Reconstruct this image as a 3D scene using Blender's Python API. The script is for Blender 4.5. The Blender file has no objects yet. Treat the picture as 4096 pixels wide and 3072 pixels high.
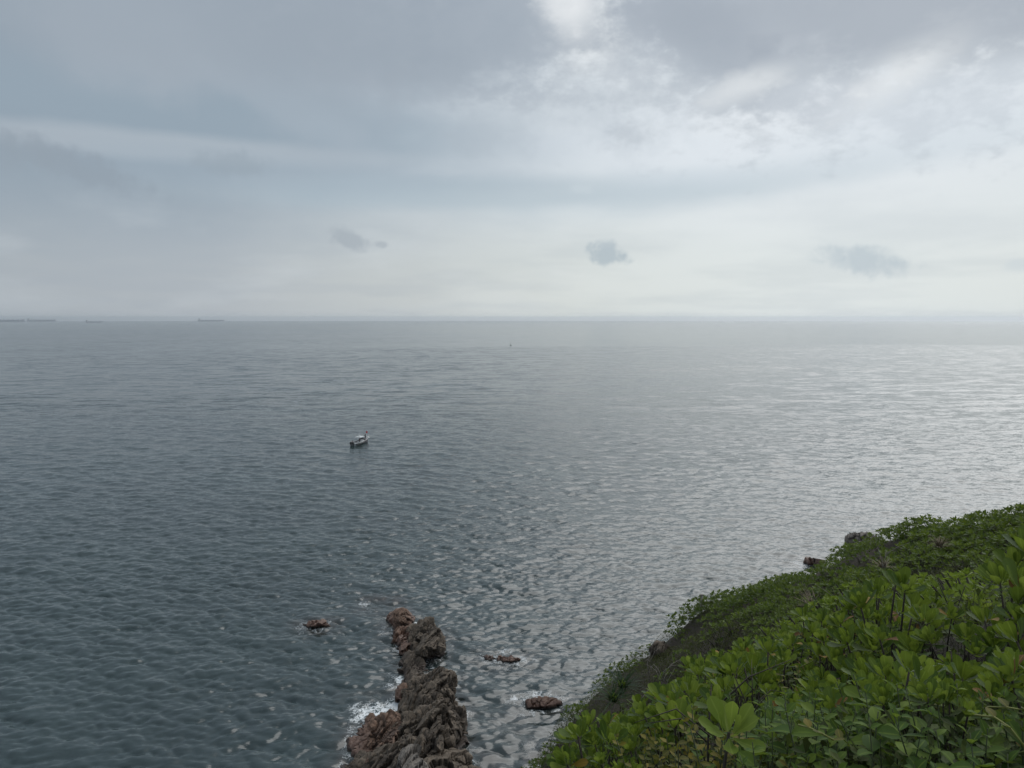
import bpy, bmesh, math, random
import numpy as np
from mathutils import Vector, Matrix, Euler

SC = bpy.context.scene
COL = SC.collection
RNG = np.random.default_rng(7)
random.seed(7)

# ------------------------------------------------------------------ camera
F = 2900.0                        # focal length in pixels of the 4096 wide photograph
PITCH = math.atan(264 / F)
H = 40.0                          # eye height above the sea
CP, SP = math.cos(PITCH), math.sin(PITCH)
cam_d = bpy.data.cameras.new('camera')
cam = bpy.data.objects.new('camera', cam_d)
COL.objects.link(cam)
cam.location = (0, 0, H)
cam.rotation_euler = (math.pi / 2 - PITCH, 0, 0)
cam_d.sensor_width = 36.0
cam_d.lens = 36.0 * F / 4096
cam_d.clip_start = 0.05
cam_d.clip_end = 80000
SC.camera = cam
SC.render.resolution_x, SC.render.resolution_y = 1024, 768

def ray(u, v):
    a = (u - 2048) / F
    b = -(v - 1536) / F
    return a, CP + b * SP, -SP + b * CP
def at_y(u, v, y):
    r = ray(u, v); t = y / r[1]
    return (r[0] * t, y, H + r[2] * t)
def at_z(u, v, z=0.0):
    r = ray(u, v); t = (z - H) / r[2]
    return (r[0] * t, r[1] * t, z)
def to_px(x, y, z):
    f = y * CP - (z - H) * SP
    up = y * SP + (z - H) * CP
    return 2048 + F * x / f, 1536 - F * up / f

def lin(r, g, b):
    f = lambda c: (c / 255 / 12.92) if c / 255 <= .04045 else ((c / 255 + .055) / 1.055) ** 2.4
    return (f(r), f(g), f(b), 1.0)

# ------------------------------------------------------------------ exposure and render settings
SC.view_settings.view_transform = 'Standard'
SC.view_settings.look = 'None'
SC.view_settings.exposure = 0.76
SC.view_settings.gamma = 1.0
SC.view_settings.use_curve_mapping = False
SC.render.engine = 'CYCLES'
SC.cycles.max_bounces = 5
SC.cycles.diffuse_bounces = 3
SC.cycles.glossy_bounces = 3
SC.cycles.transmission_bounces = 4
SC.cycles.transparent_max_bounces = 6
SC.cycles.volume_bounces = 1
SC.cycles.sample_clamp_indirect = 6.0
SC.cycles.use_denoising = True

# ------------------------------------------------------------------ node helper
class NT:
    def __init__(self, tree):
        self.t = tree
        self.n = tree.nodes
        self.n.clear()
    def new(self, typ, **kw):
        nd = self.n.new(typ)
        for k, v in kw.items():
            setattr(nd, k, v)
        return nd
    def put(self, sock, val):
        if isinstance(val, bpy.types.NodeSocket):
            self.t.links.new(val, sock)
        elif val is not None:
            sock.default_value = val
    def m(self, op, a, b=None, c=None, clamp=False):
        nd = self.new('ShaderNodeMath', operation=op, use_clamp=clamp)
        for i, v in enumerate((a, b, c)):
            if v is not None:
                self.put(nd.inputs[i], v)
        return nd.outputs[0]
    def vm(self, op, a, b=None, scale=None):
        nd = self.new('ShaderNodeVectorMath', operation=op)
        self.put(nd.inputs[0], a)
        if b is not None: self.put(nd.inputs[1], b)
        if scale is not None: self.put(nd.inputs[3], scale)
        return nd.outputs[1] if op in ('DOT_PRODUCT', 'LENGTH') else nd.outputs[0]
    def rng(self, x, a, b, c=0.0, d=1.0, smooth=True):
        nd = self.new('ShaderNodeMapRange', interpolation_type='SMOOTHSTEP' if smooth else 'LINEAR')
        for i, v in enumerate((x, a, b, c, d)):
            self.put(nd.inputs[i], v)
        return nd.outputs[0]
    def mix(self, f, a, b, mode='MIX'):
        nd = self.new('ShaderNodeMix', data_type='RGBA', blend_type=mode)
        self.put(nd.inputs[0], f); self.put(nd.inputs[6], a); self.put(nd.inputs[7], b)
        return nd.outputs[2]
    def noise(self, vec, scale, detail=4, rough=.55, dist=0.0, col=False):
        nd = self.new('ShaderNodeTexNoise')
        if vec is not None: self.put(nd.inputs['Vector'], vec)
        nd.inputs['Scale'].default_value = scale
        nd.inputs['Detail'].default_value = detail
        nd.inputs['Roughness'].default_value = rough
        nd.inputs['Distortion'].default_value = dist
        return nd.outputs['Color'] if col else nd.outputs['Fac']
    def xyz(self, v):
        nd = self.new('ShaderNodeSeparateXYZ'); self.put(nd.inputs[0], v)
        return nd.outputs
    def comb(self, x, y, z):
        nd = self.new('ShaderNodeCombineXYZ')
        for i, v in enumerate((x, y, z)): self.put(nd.inputs[i], v)
        return nd.outputs[0]
    def ramp(self, f, stops):
        nd = self.new('ShaderNodeValToRGB')
        el = nd.color_ramp.elements
        while len(el) > 1: el.remove(el[-1])
        el[0].position, el[0].color = stops[0]
        for p, c in stops[1:]:
            e = el.new(p); e.color = c
        self.put(nd.inputs[0], f)
        return nd.outputs[0]

# ------------------------------------------------------------------ sky: an overcast deck over the clear-sky model
SUN_AZ, SUN_EL = math.radians(44), math.radians(47)
world = bpy.data.worlds.new('World')
SC.world = world
world.use_nodes = True
w = NT(world.node_tree)
D = w.new('ShaderNodeTexCoord').outputs['Generated']
Dn = w.vm('NORMALIZE', D)
dx, dy, dz = w.xyz(Dn)
az = w.m('MULTIPLY', w.m('ARCTAN2', dx, dy), 180 / math.pi)
el = w.m('MULTIPLY', w.m('ARCSINE', dz), 180 / math.pi)
g = w.vm('DOT_PRODUCT', w.vm('NORMALIZE', w.comb(dx, dy, 0.0)), (math.sin(math.radians(25)), math.cos(math.radians(25)), 0))
g = w.m('MULTIPLY_ADD', g, .5, .5)
low = w.ramp(g, [(0.0, lin(150, 161, 172)), (.70, lin(166, 175, 183)), (.84, lin(180, 187, 193)), (.92, lin(198, 204, 205)), (.97, lin(216, 222, 220)), (1.0, lin(224, 231, 231))])
high = w.ramp(g, [(0.0, lin(136, 151, 166)), (.70, lin(148, 162, 175)), (.84, lin(159, 173, 186)), (.92, lin(186, 197, 207)), (.97, lin(214, 222, 228)), (1.0, lin(226, 232, 237))])
sky = w.mix(w.rng(el, 1.0, 13.0), low, high)
# overhead the deck is thicker and greyer
sky = w.mix(w.rng(el, 22.0, 55.0), sky, w.ramp(g, [(0.0, lin(146, 158, 170)), (.8, lin(168, 180, 191)), (1.0, lin(192, 200, 208))]))
# cloud-plane coordinates: the deck recedes towards the horizon
zc = w.m('ADD', w.m('ABSOLUTE', dz), 0.10)
plane = w.comb(w.m('DIVIDE', dx, zc), w.m('DIVIDE', dy, zc), 0.0)
nb = w.noise(plane, 0.55, 4, .55)
nf = w.noise(Dn, 9.0, 5, .6)
ns = w.noise(w.vm('MULTIPLY', Dn, (1.0, 1.0, 3.2)), 5.0, 4, .55)
nr = w.noise(w.vm('MULTIPLY', Dn, (1.0, 1.0, 1.7)), 24.0, 5, .62)
nq = w.noise(Dn, 62.0, 4, .6)
sky = w.mix(w.m('MULTIPLY', w.rng(nb, .42, .62), .16), sky, lin(150, 164, 180))
sky = w.mix(w.m('MULTIPLY', w.rng(ns, .45, .68), .14), sky, lin(232, 238, 242))
AE = w.comb(az, el, 0.0)
def px_ae(u, v):
    r = ray(u, v)
    return math.degrees(math.atan2(r[0], r[1])), math.degrees(math.atan2(r[2], math.hypot(r[0], r[1])))
def cloud(u, v, hw, hh, col, op, soft=.9, rag=.5, nz=None, tilt=0.0):
    """a bank of cloud round a direction of the sky: half width/height in photo pixels"""
    global sky
    a0, e0 = px_ae(u, v)
    k = 180 / math.pi / F
    mp = w.new('ShaderNodeMapping', vector_type='TEXTURE')
    w.put(mp.inputs['Vector'], AE)
    mp.inputs['Location'].default_value = (a0, e0, 0)
    mp.inputs['Rotation'].default_value = (0, 0, tilt)
    mp.inputs['Scale'].default_value = (hw * k, hh * k, 1)
    d = w.vm('LENGTH', mp.outputs[0])
    d = w.m('MULTIPLY_ADD', nz if nz is not None else nf, rag * 2, d)
    msk = w.rng(d, 1.0 + soft * .5 + rag, 1.0 - soft * .5 + rag, 0.0, op)
    sky = w.mix(msk, sky, lin(*col))
# (coordinates in the 4096 x 3072 photograph)
cloud(250, 330, 950, 340, (145, 160, 173), .85, 1.3, .35)                     # slate bank, upper left
cloud(1000, 490, 1150, 120, (150, 166, 179), .7, 1.2, .5, ns, -.05)
cloud(560, 120, 330, 160, (178, 186, 196), .55, 1.3, .5)
cloud(1000, 330, 520, 60, (182, 192, 203), .2, 1.4, .5, None, -.45)
cloud(700, 590, 800, 38, (186, 194, 202), .5, 1.3, .8, ns)
cloud(2050, 770, 1000, 62, (171, 187, 198), .62, 1.2, .6, ns, .02)
cloud(3100, 700, 850, 75, (193, 206, 215), .6, 1.3, .6, ns, .12)
cloud(1250, 700, 700, 60, (160, 175, 188), .4, 1.3, .6, ns)
cloud(2250, 200, 480, 240, (226, 232, 237), .4, 1.3, .6, nf, -.35)             # thin bright veil
cloud(3000, 560, 900, 130, (226, 233, 240), .55, 1.3, .6, ns)
cloud(2330, 90, 170, 150, (246, 249, 250), .85, 1.0, .9, nr, -.3)              # the gap
cloud(3420, 350, 560, 80, (238, 242, 245), .4, 1.4, 1.4, nr, .14)
cloud(1700, 80, 640, 230, (163, 173, 184), .9, .9, .7, nr)                    # dark puffs, top centre
cloud(1350, 60, 560, 200, (154, 165, 177), .8, 1.2, .7, nf)
cloud(2900, 60, 430, 230, (160, 170, 182), .9, .7, .8, nr, -.45)               # dark puffs, top right
cloud(3500, 60, 800, 210, (178, 186, 195), .85, 1.1, .9, nr, -.05)
cloud(3350, 170, 700, 120, (216, 222, 228), .6, 1.4, 1.6, nr, .1)
cloud(2850, 150, 260, 110, (152, 162, 174), .6, 1.3, .8, nr, -.6)
cloud(3000, 120, 1300, 300, (172, 181, 191), .35, 1.0, 2.0, nr, -.1)
cloud(1500, 250, 1100, 230, (168, 179, 190), .35, 1.0, 2.0, nf, -.1)
cloud(3780, 400, 300, 90, (208, 216, 224), .6, .9, .9, nr, .1)
cloud(3250, 400, 160, 70, (204, 211, 219), .6, .9, .8, nr)
cloud(3660, 240, 170, 60, (244, 247, 248), .55, 1.5, 1.6, nr, .5)
cloud(3000, 330, 130, 40, (244, 247, 248), .5, 1.5, 1.4, nr, .2)
cloud(600, 60, 1200, 190, (152, 163, 174), .5, 1.3, .6, nf)
cloud(3700, 30, 620, 130, (160, 169, 180), .65, 1.2, .9, nr)
cloud(2270, 20, 90, 80, (248, 250, 251), .6, 1.4, 1.2, nr, -.5)
cloud(300, 660, 200, 45, (146, 158, 170), .6, 1.2, 1.1, nq, -.3)                # small low puffs
cloud(60, 610, 160, 50, (148, 160, 171), .5, 1.2, 1.0, nq)
cloud(920, 655, 120, 40, (152, 165, 176), .6, 1.1, 1.0, nq)
cloud(1400, 955, 80, 32, (164, 174, 183), .7, 1.1, 1.1, nq, -.3)
cloud(1525, 977, 28, 14, (164, 174, 183), .6, 1.1, 1.1, nq)
cloud(2425, 1018, 78, 34, (178, 191, 199), .9, .8, 1.0, nq, -.15)
cloud(2420, 985, 40, 22, (182, 194, 202), .8, .9, 1.0, nq)
cloud(3450, 1040, 130, 42, (190, 202, 210), .9, 1.1, 1.0, nq, -.2)
cloud(2330, 755, 50, 18, (205, 215, 222), .4, 1.1, 1.1, nq)
cloud(4080, 1060, 40, 22, (200, 211, 218), .5, 1.0, .9, nq)
nish = w.new('ShaderNodeTexSky', sky_type='NISHITA')
nish.sun_disc = False
nish.sun_elevation = SUN_EL
nish.sun_rotation = SUN_AZ
nish.air_density = 1.4
nish.dust_density = 2.0
bg1 = w.new('ShaderNodeBackground'); w.put(bg1.inputs[0], nish.outputs[0]); bg1.inputs[1].default_value = .05
bg2 = w.new('ShaderNodeBackground'); w.put(bg2.inputs[0], sky); bg2.inputs[1].default_value = .59
mx = w.new('ShaderNodeMixShader'); mx.inputs[0].default_value = .96
w.put(mx.inputs[1], bg1.outputs[0]); w.put(mx.inputs[2], bg2.outputs[0])
wo = w.new('ShaderNodeOutputWorld'); w.put(wo.inputs[0], mx.outputs[0])
world.cycles.sampling_method = 'MANUAL'
world.cycles.sample_map_resolution = 512

# ------------------------------------------------------------------ sun behind the deck
sun_d = bpy.data.lights.new('sun', 'SUN')
sun_d.energy = 1.1
sun_d.angle = math.radians(72)
sun_d.color = (1.0, .985, .955)
sun = bpy.data.objects.new('sun', sun_d)
COL.objects.link(sun)
sd = Vector((math.sin(SUN_AZ) * math.cos(SUN_EL), math.cos(SUN_AZ) * math.cos(SUN_EL), math.sin(SUN_EL)))
sun.rotation_euler = sd.to_track_quat('Z', 'Y').to_euler()
sun.location = sd * 200

# ------------------------------------------------------------------ general helpers
def mat(name):
    m = bpy.data.materials.new(name)
    m.use_nodes = True
    t = NT(m.node_tree)
    out = t.new('ShaderNodeOutputMaterial')
    p = t.new('ShaderNodeBsdfPrincipled')
    t.put(out.inputs[0], p.outputs[0])
    return m, t, p, out
def plain(name, col, rough=.6, metal=0.0, var=.25, scale=6.0, bump=0.0):
    m, t, p, _ = mat(name)
    co = t.new('ShaderNodeTexCoord').outputs['Object']
    n = t.noise(co, scale, 5, .6)
    dark = tuple(c * (1 - var) for c in col[:3]) + (1,)
    t.put(p.inputs['Base Color'], t.mix(t.rng(n, .3, .7), dark, col[:3] + (1,)))
    t.put(p.inputs['Roughness'], t.rng(n, .3, .7, max(rough - .08, 0), min(rough + .08, 1)))
    p.inputs['Metallic'].default_value = metal
    if bump:
        b = t.new('ShaderNodeBump'); b.inputs['Strength'].default_value = bump
        t.put(b.inputs['Height'], n); t.put(p.inputs['Normal'], b.outputs[0])
    return m

def link(o, parent=None):
    COL.objects.link(o)
    if parent is not None: o.parent = parent
    return o
def tag(o, label=None, cat=None, group=None, kind=None):
    if label: o['label'] = label
    if cat: o['category'] = cat
    if group: o['group'] = group
    if kind: o['kind'] = kind
    return o
def empty(name, loc=(0, 0, 0), rz=0.0, label=None, cat=None, group=None):
    o = bpy.data.objects.new(name, None)
    o.empty_display_size = .3
    o.location = loc
    o.rotation_euler = (0, 0, rz)
    link(o)
    return tag(o, label, cat, group)
def mesh_np(name, V, Fc, smooth=True, m=None):
    """V (n,3); Fc (k,3) or (k,4) index array"""
    V = np.asarray(V, np.float32); Fc = np.asarray(Fc, np.int32)
    me = bpy.data.meshes.new(name)
    k = Fc.shape[1]
    me.vertices.add(len(V)); me.vertices.foreach_set('co', V.ravel())
    me.loops.add(Fc.size); me.loops.foreach_set('vertex_index', Fc.ravel())
    me.polygons.add(len(Fc))
    me.polygons.foreach_set('loop_start', np.arange(0, Fc.size, k, dtype=np.int32))
    me.polygons.foreach_set('loop_total', np.full(len(Fc), k, np.int32))
    me.polygons.foreach_set('use_smooth', np.full(len(Fc), smooth))
    me.update(calc_edges=True)
    if m: me.materials.append(m)
    return me
def attr(me, name, vals):
    a = me.attributes.new(name, 'FLOAT', 'POINT')
    a.data.foreach_set('value', np.asarray(vals, np.float32))
def grid_faces(r, c, wrap=False):
    i, j = np.meshgrid(np.arange(r - 1), np.arange(c if wrap else c - 1), indexing='ij')
    j2 = (j + 1) % c
    return np.stack([i * c + j, i * c + j2, (i + 1) * c + j2, (i + 1) * c + j], -1).reshape(-1, 4)
def obj(name, me, parent=None, loc=None, rot=None):
    o = bpy.data.objects.new(name, me)
    if loc is not None: o.location = loc
    if rot is not None: o.rotation_euler = rot
    return link(o, parent)

class MB:
    """collects shapes for one mesh object"""
    def __init__(self):
        self.v = []; self.f = []
    def add(self, V, Fs):
        n = len(self.v)
        self.v += [tuple(map(float, p)) for p in V]
        self.f += [tuple(int(i) + n for i in f) for f in Fs]
        return self
    def box(self, c, s, rz=0.0, taper=1.0, bev=0.0):
        x, y, z = s[0] / 2, s[1] / 2, s[2] / 2
        if bev:
            b = bev
            V = []
            for (zz, k) in ((-z, 1), (-z + b, 0), (z - b, 0), (z, 1)):
                t = taper if zz > 0 else 1.0
                xx, yy = (x - b * k) * t, (y - b * k) * t
                e = b * .7
                V += [(-xx + e, -yy, zz), (xx - e, -yy, zz), (xx, -yy + e, zz), (xx, yy - e, zz), (xx - e, yy, zz), (-xx + e, yy, zz), (-xx, yy - e, zz), (-xx, -yy + e, zz)]
            Fs = [tuple(range(7, -1, -1)), tuple(range(24, 32))]
            for r in range(3):
                for i in range(8):
                    Fs.append((r * 8 + i, r * 8 + (i + 1) % 8, r * 8 + 8 + (i + 1) % 8, r * 8 + 8 + i))
        else:
            V = [(-x, -y, -z), (x, -y, -z), (x, y, -z), (-x, y, -z)] + [(a * taper, b * taper, z) for a, b in ((-x, -y), (x, -y), (x, y), (-x, y))]
            Fs = [(3, 2, 1, 0), (4, 5, 6, 7), (0, 1, 5, 4), (1, 2, 6, 5), (2, 3, 7, 6), (3, 0, 4, 7)]
        ca, sa = math.cos(rz), math.sin(rz)
        return self.add([(c[0] + p[0] * ca - p[1] * sa, c[1] + p[0] * sa + p[1] * ca, c[2] + p[2]) for p in V], Fs)
    def tube(self, pts, rad, n=6, caps=True):
        pts = [Vector(p) for p in pts]
        if not hasattr(rad, '__len__'): rad = [rad] * len(pts)
        V = []; Fs = []
        for i, p in enumerate(pts):
            d = (pts[min(i + 1, len(pts) - 1)] - pts[max(i - 1, 0)]).normalized()
            a = d.orthogonal().normalized() if i == 0 else (a - d * a.dot(d)).normalized()
            b = d.cross(a)
            for k in range(n):
                t = 2 * math.pi * k / n
                V.append(p + (a * math.cos(t) + b * math.sin(t)) * rad[i])
        for i in range(len(pts) - 1):
            for k in range(n):
                Fs.append((i * n + k, i * n + (k + 1) % n, (i + 1) * n + (k + 1) % n, (i + 1) * n + k))
        if caps:
            Fs.append(tuple(range(n - 1, -1, -1))); Fs.append(tuple(range((len(pts) - 1) * n, len(pts) * n)))
        return self.add(V, Fs)
    def ball(self, c, r, n=8, m=6):
        V = [(c[0], c[1], c[2] - r[2])]
        for i in range(1, m):
            t = math.pi * i / m
            for k in range(n):
                a = 2 * math.pi * k / n
                V.append((c[0] + r[0] * math.sin(t) * math.cos(a), c[1] + r[1] * math.sin(t) * math.sin(a), c[2] - r[2] * math.cos(t)))
        V.append((c[0], c[1], c[2] + r[2]))
        Fs = [(0, 1 + (k + 1) % n, 1 + k) for k in range(n)]
        for i in range(m - 2):
            for k in range(n):
                Fs.append((1 + i * n + k, 1 + i * n + (k + 1) % n, 1 + (i + 1) * n + (k + 1) % n, 1 + (i + 1) * n + k))
        l = 1 + (m - 2) * n
        Fs += [(l + k, l + (k + 1) % n, len(V) - 1) for k in range(n)]
        return self.add(V, Fs)
    def mesh(self, name, m, smooth=False):
        me = bpy.data.meshes.new(name)
        me.from_pydata(self.v, [], self.f)
        me.materials.append(m)
        if smooth: me.polygons.foreach_set('use_smooth', [True] * len(me.polygons))
        me.update()
        return me
    def build(self, name, m, parent=None, smooth=False, loc=None, rot=None):
        return obj(name, self.mesh(name, m, smooth), parent, loc, rot)

# gradient noise on arrays
_perm = np.random.default_rng(3).permutation(256).astype(np.int64)
_perm = np.concatenate([_perm, _perm, _perm])
_grad = np.random.default_rng(4).normal(size=(256, 3)); _grad /= np.linalg.norm(_grad, axis=1, keepdims=True)
def pnoise(P):
    P = np.asarray(P, float); I = np.floor(P).astype(np.int64); f = P - I; I &= 255
    u = f * f * f * (f * (f * 6 - 15) + 10)
    out = 0
    for a in (0, 1):
        for b in (0, 1):
            for c in (0, 1):
                h = _perm[_perm[_perm[I[:, 0] + a] + I[:, 1] + b] + I[:, 2] + c]
                wgt = (u[:, 0] if a else 1 - u[:, 0]) * (u[:, 1] if b else 1 - u[:, 1]) * (u[:, 2] if c else 1 - u[:, 2])
                out = out + wgt * ((f - (a, b, c)) * _grad[h]).sum(1)
    return out
def fbm(P, o=4, g=.5):
    s = 0; a = 1.0
    for i in range(o):
        s = s + a * pnoise(P * 2.0 ** i + 17.3 * i); a *= g
    return s
def sstep(x, a, b):
    t = np.clip((x - a) / (b - a), 0, 1)
    return t * t * (3 - 2 * t)

# ------------------------------------------------------------------ hillside surface (a smooth sheet through surveyed points)
NEAR = [(4096,3072,1.3),(3500,3072,1.4),(3000,3072,1.6),(2600,3072,2.3),(2250,3072,3.2),
 (4096,2700,2.2),(3600,2750,3.0),(3200,2800,3.2),(2800,2850,3.6),(2500,2910,4.4),(2330,2990,4.6),
 (4096,2400,2.9),(4090,2240,3.3),(3800,2450,5),(3500,2550,6),(3200,2620,7),(3000,2720,6.5),(2780,2800,6.2),
 (3800,2340,9),(3500,2400,11),(3300,2480,11),(3050,2560,9.5)]
FAR = [(2420,2930,23),(2300,3060,24),(2550,2800,23.5),(2700,2700,22.5),(2850,2600,21),(3000,2470,23),(3200,2380,22),(3400,2300,20),(3700,2230,17),(4000,2150,15),(3400,2232,25),(3200,2320,26.5),(3000,2395,27),(3700,2178,22),(4000,2082,18.5),(2850,2490,26),(2620,2650,27),(2420,2800,26.5)]
SIL = [(2165,3072,27),(2285,2890,28.5),(2400,2715,30),(2640,2590,31),(2810,2395,32),(3010,2335,32),(3210,2292,31),(3300,2250,30.5),(3400,2175,30),(3650,2130,27),(3800,2090,25),(3960,2020,22),(4096,2000,20),(4400,1900,17)]
pts = [at_y(*p) for p in NEAR + FAR + SIL]
for (u, v, y) in SIL:
    x, yy, z = at_y(u, v, y); d = math.hypot(x, yy)
    for k, s in ((6, .75), (16, .95)):
        pts.append((x + k * (x / d) * .7 - k * .1, yy + k * .98, z - k * s))
pts += [(0,0,38.2),(1.5,-1,38.5),(4,0,38.9),(8,4,37.5),(14,10,36.6),(0,-6,39),(8,-6,40),(20,0,40),(40,-6,44),(35,20,34),(-2,-4,36.5),(-6,-6,32),(-20,-6,14),
 (-1.0,2,36.6),(-1.2,4,34.5),(-2.5,8,29),(-1.5,14,25.5),(0.,20,22.5),(-3,20,19),(-6,12,21),(-12,10,10),(-10,25,6),(-6,35,4),(-3,48,0),(5,55,0),(2,38,10),(-20,20,-4),(-30,0,-2),(-16,40,-4),(0,70,-5),(12,85,-5),(30,105,-4),(49,128,-3),(90,150,-6),(70,120,4),(60,90,10),(100,100,8),(110,40,25),(60,20,36),(0,110,-20),(-40,60,-20),(30,150,-20),(-60,0,-20),(20,62,1),(38,86,1.5),(52,108,1)]
PT = np.array(pts)
def _fit(P, c=.6, lam=1e-3):
    n = len(P); X = P[:, :2]
    Dm = np.sqrt(((X[:, None] - X[None]) ** 2).sum(-1) + c * c)
    A = np.zeros((n + 3, n + 3))
    A[:n, :n] = Dm - lam * np.eye(n); A[:n, n] = 1; A[:n, n + 1:] = X; A[n, :n] = 1; A[n + 1:, :n] = X.T
    return np.linalg.solve(A, np.r_[P[:, 2], 0, 0, 0]), X, c
W_, X_, C_ = _fit(PT)
def canopy_z(x, y):
    x = np.asarray(x, float); sh = x.shape
    q = np.stack([x.ravel(), np.asarray(y, float).ravel()], 1)
    out = np.empty(len(q))
    for i in range(0, len(q), 20000):
        s = q[i:i + 20000]
        Dm = np.sqrt(((s[:, None] - X_[None]) ** 2).sum(-1) + C_ * C_)
        out[i:i + 20000] = Dm @ W_[:-3] + W_[-3] + s @ W_[-2:]
    return out.reshape(sh)
def ground_z(x, y):
    x = np.asarray(x, float); y = np.asarray(y, float)
    d = np.hypot(x, y)
    off = .30 + .42 * sstep(d, 9, 20)
    P = np.stack([x.ravel() * .45, y.ravel() * .45, x.ravel() * 0], 1)
    return canopy_z(x, y) - off + (fbm(P, 3) * .28 * sstep(d, 6, 18).ravel()).reshape(x.shape)

# ------------------------------------------------------------------ rocks: outlines given as (pixel, pixel, height above sea)
ROCKS = {
 'tip':   [(1562,2470,.3),(1578,2447,1.0),(1605,2433,1.7),(1628,2436,1.7),(1645,2462,1.2),(1642,2500,.8),(1600,2480,1.9),(1580,2500,.4),(1560,2490,-.6),(1650,2480,-.6),(1640,2520,-.6),(1570,2520,-.6),(1600,2440,-.6)],
 'red':   [(1570,2500,.3),(1600,2492,1.0),(1636,2500,.9),(1655,2540,.8),(1640,2580,.7),(1606,2612,.4),(1600,2570,.8),(1575,2550,-.5),(1604,2628,-.7),(1650,2600,-.7),(1660,2520,-.7),(1575,2500,-.7),(1578,2580,-.6)],
 'block': [(1642,2512,1.1),(1688,2486,2.2),(1708,2479,2.5),(1742,2512,2.6),(1762,2556,2.4),(1760,2592,2.0),(1712,2592,1.9),(1668,2612,1.4),(1642,2584,.9),(1640,2530,-.8),(1700,2520,-.8),(1768,2560,-.8),(1762,2625,-.6),(1710,2628,-.6),(1660,2628,-.8)],
 'ramp':  [(1618,2600,.7),(1662,2606,1.1),(1690,2652,.8),(1697,2712,.7),(1650,2750,1.0),(1610,2752,.4),(1606,2660,.3),(1640,2640,1.1),(1604,2620,-.7),(1700,2670,-.7),(1705,2740,-.7),(1600,2770,-.7)],
 'slab':  [(1640,2724,1.3),(1700,2690,2.5),(1757,2656,3.6),(1776,2664,3.7),(1800,2690,3.2),(1803,2722,2.5),(1770,2790,2.5),(1690,2850,2.2),(1616,2850,1.2),(1612,2770,.8),(1680,2760,2.9),(1615,2800,-.8),(1720,2720,-.8),(1812,2740,-.8),(1800,2830,-.8),(1620,2890,-.8)],
 'pillar1': [(1684,2786,3.0),(1700,2780,3.2),(1716,2790,3.1),(1708,2830,2.3),(1676,2826,2.2),(1680,2840,.5),(1710,2840,.5),(1690,2800,.5)],
 'pillar2': [(1722,2778,3.4),(1738,2766,3.6),(1760,2780,3.4),(1752,2830,2.6),(1712,2832,2.5),(1710,2850,.5),(1760,2850,.5),(1730,2800,.5)],
 'pillar3': [(1772,2778,3.4),(1790,2758,3.6),(1806,2766,3.3),(1822,2812,2.4),(1815,2860,1.6),(1760,2846,2.6),(1770,2880,.0),(1830,2860,-.5),(1800,2800,-.5)],
 'dome':  [(1650,2868,2.4),(1668,2830,3.0),(1730,2815,3.6),(1770,2830,3.8),(1744,2858,4.3),(1770,2900,4.2),(1720,2960,4.0),(1660,2960,3.4),(1620,2920,2.2),(1640,2990,3.2),(1640,2890,-.8),(1800,2900,-.8),(1800,3010,-.8),(1640,3040,-.8)],
 'shoulder': [(1806,2820,2.8),(1838,2822,2.4),(1856,2862,2.0),(1858,2910,1.6),(1850,2960,1.2),(1822,3010,.8),(1790,2960,2.8),(1780,2880,3.4),(1790,2840,-.8),(1868,2880,-.8),(1862,2970,-.8),(1826,3040,-.8),(1760,3040,-.8)],
 'knob':  [(1690,2920,4.0),(1720,2908,4.4),(1748,2920,4.3),(1760,2980,3.8),(1730,3040,3.4),(1680,3040,3.4),(1664,2980,3.6),(1680,3060,.5),(1760,3060,.5),(1700,2960,.5)],
 'ledge': [(1412,2930,.2),(1470,2872,.9),(1482,2864,1.1),(1508,2878,1.3),(1550,2868,1.9),(1588,2892,2.4),(1594,2930,3.0),(1560,3000,2.6),(1480,3050,1.6),(1405,3000,.2),(1400,2940,-.8),(1480,2890,-.8),(1600,2920,-.8),(1600,3080,-.8),(1400,3060,-.8)],
 'foot':  [(1375,3072,.2),(1440,3020,.9),(1520,2990,2.4),(1600,2985,3.4),(1640,3030,4.2),(1640,3090,4.4),(1520,3120,3.2),(1360,3140,.4),(1340,3160,-.8),(1360,3090,-.8),(1640,3120,-.8),(1640,3200,-.8)],
 'crest': [(1600,3020,4.2),(1622,3004,4.8),(1660,3016,4.9),(1690,3060,4.8),(1690,3150,4.6),(1600,3150,4.4),(1590,3060,4.2),(1600,3160,0),(1700,3160,0),(1640,3060,0)],
 'apron': [(1690,3034,3.2),(1750,3010,2.9),(1790,3026,2.4),(1880,3040,1.6),(1915,3060,.9),(1950,3100,.4),(1940,3170,.4),(1700,3170,3.8),(1700,3060,-.8),(1900,3070,-.8),(1960,3120,-.8),(1700,3220,-.8)],
 'saddle': [(1580,2890,2.0),(1600,2860,1.6),(1650,2850,2.2),(1670,2900,3.0),(1650,2980,3.4),(1590,2980,3.0),(1560,2940,2.0),(1580,2880,-.8),(1680,2900,-.8),(1680,3010,-.8),(1570,3010,-.8)],
 'chip':  [(1588,2758,.8),(1604,2738,1.2),(1622,2740,1.4),(1620,2790,.8),(1592,2800,.3),(1586,2800,-.6),(1620,2810,-.6),(1600,2760,-.6)],
}
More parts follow.
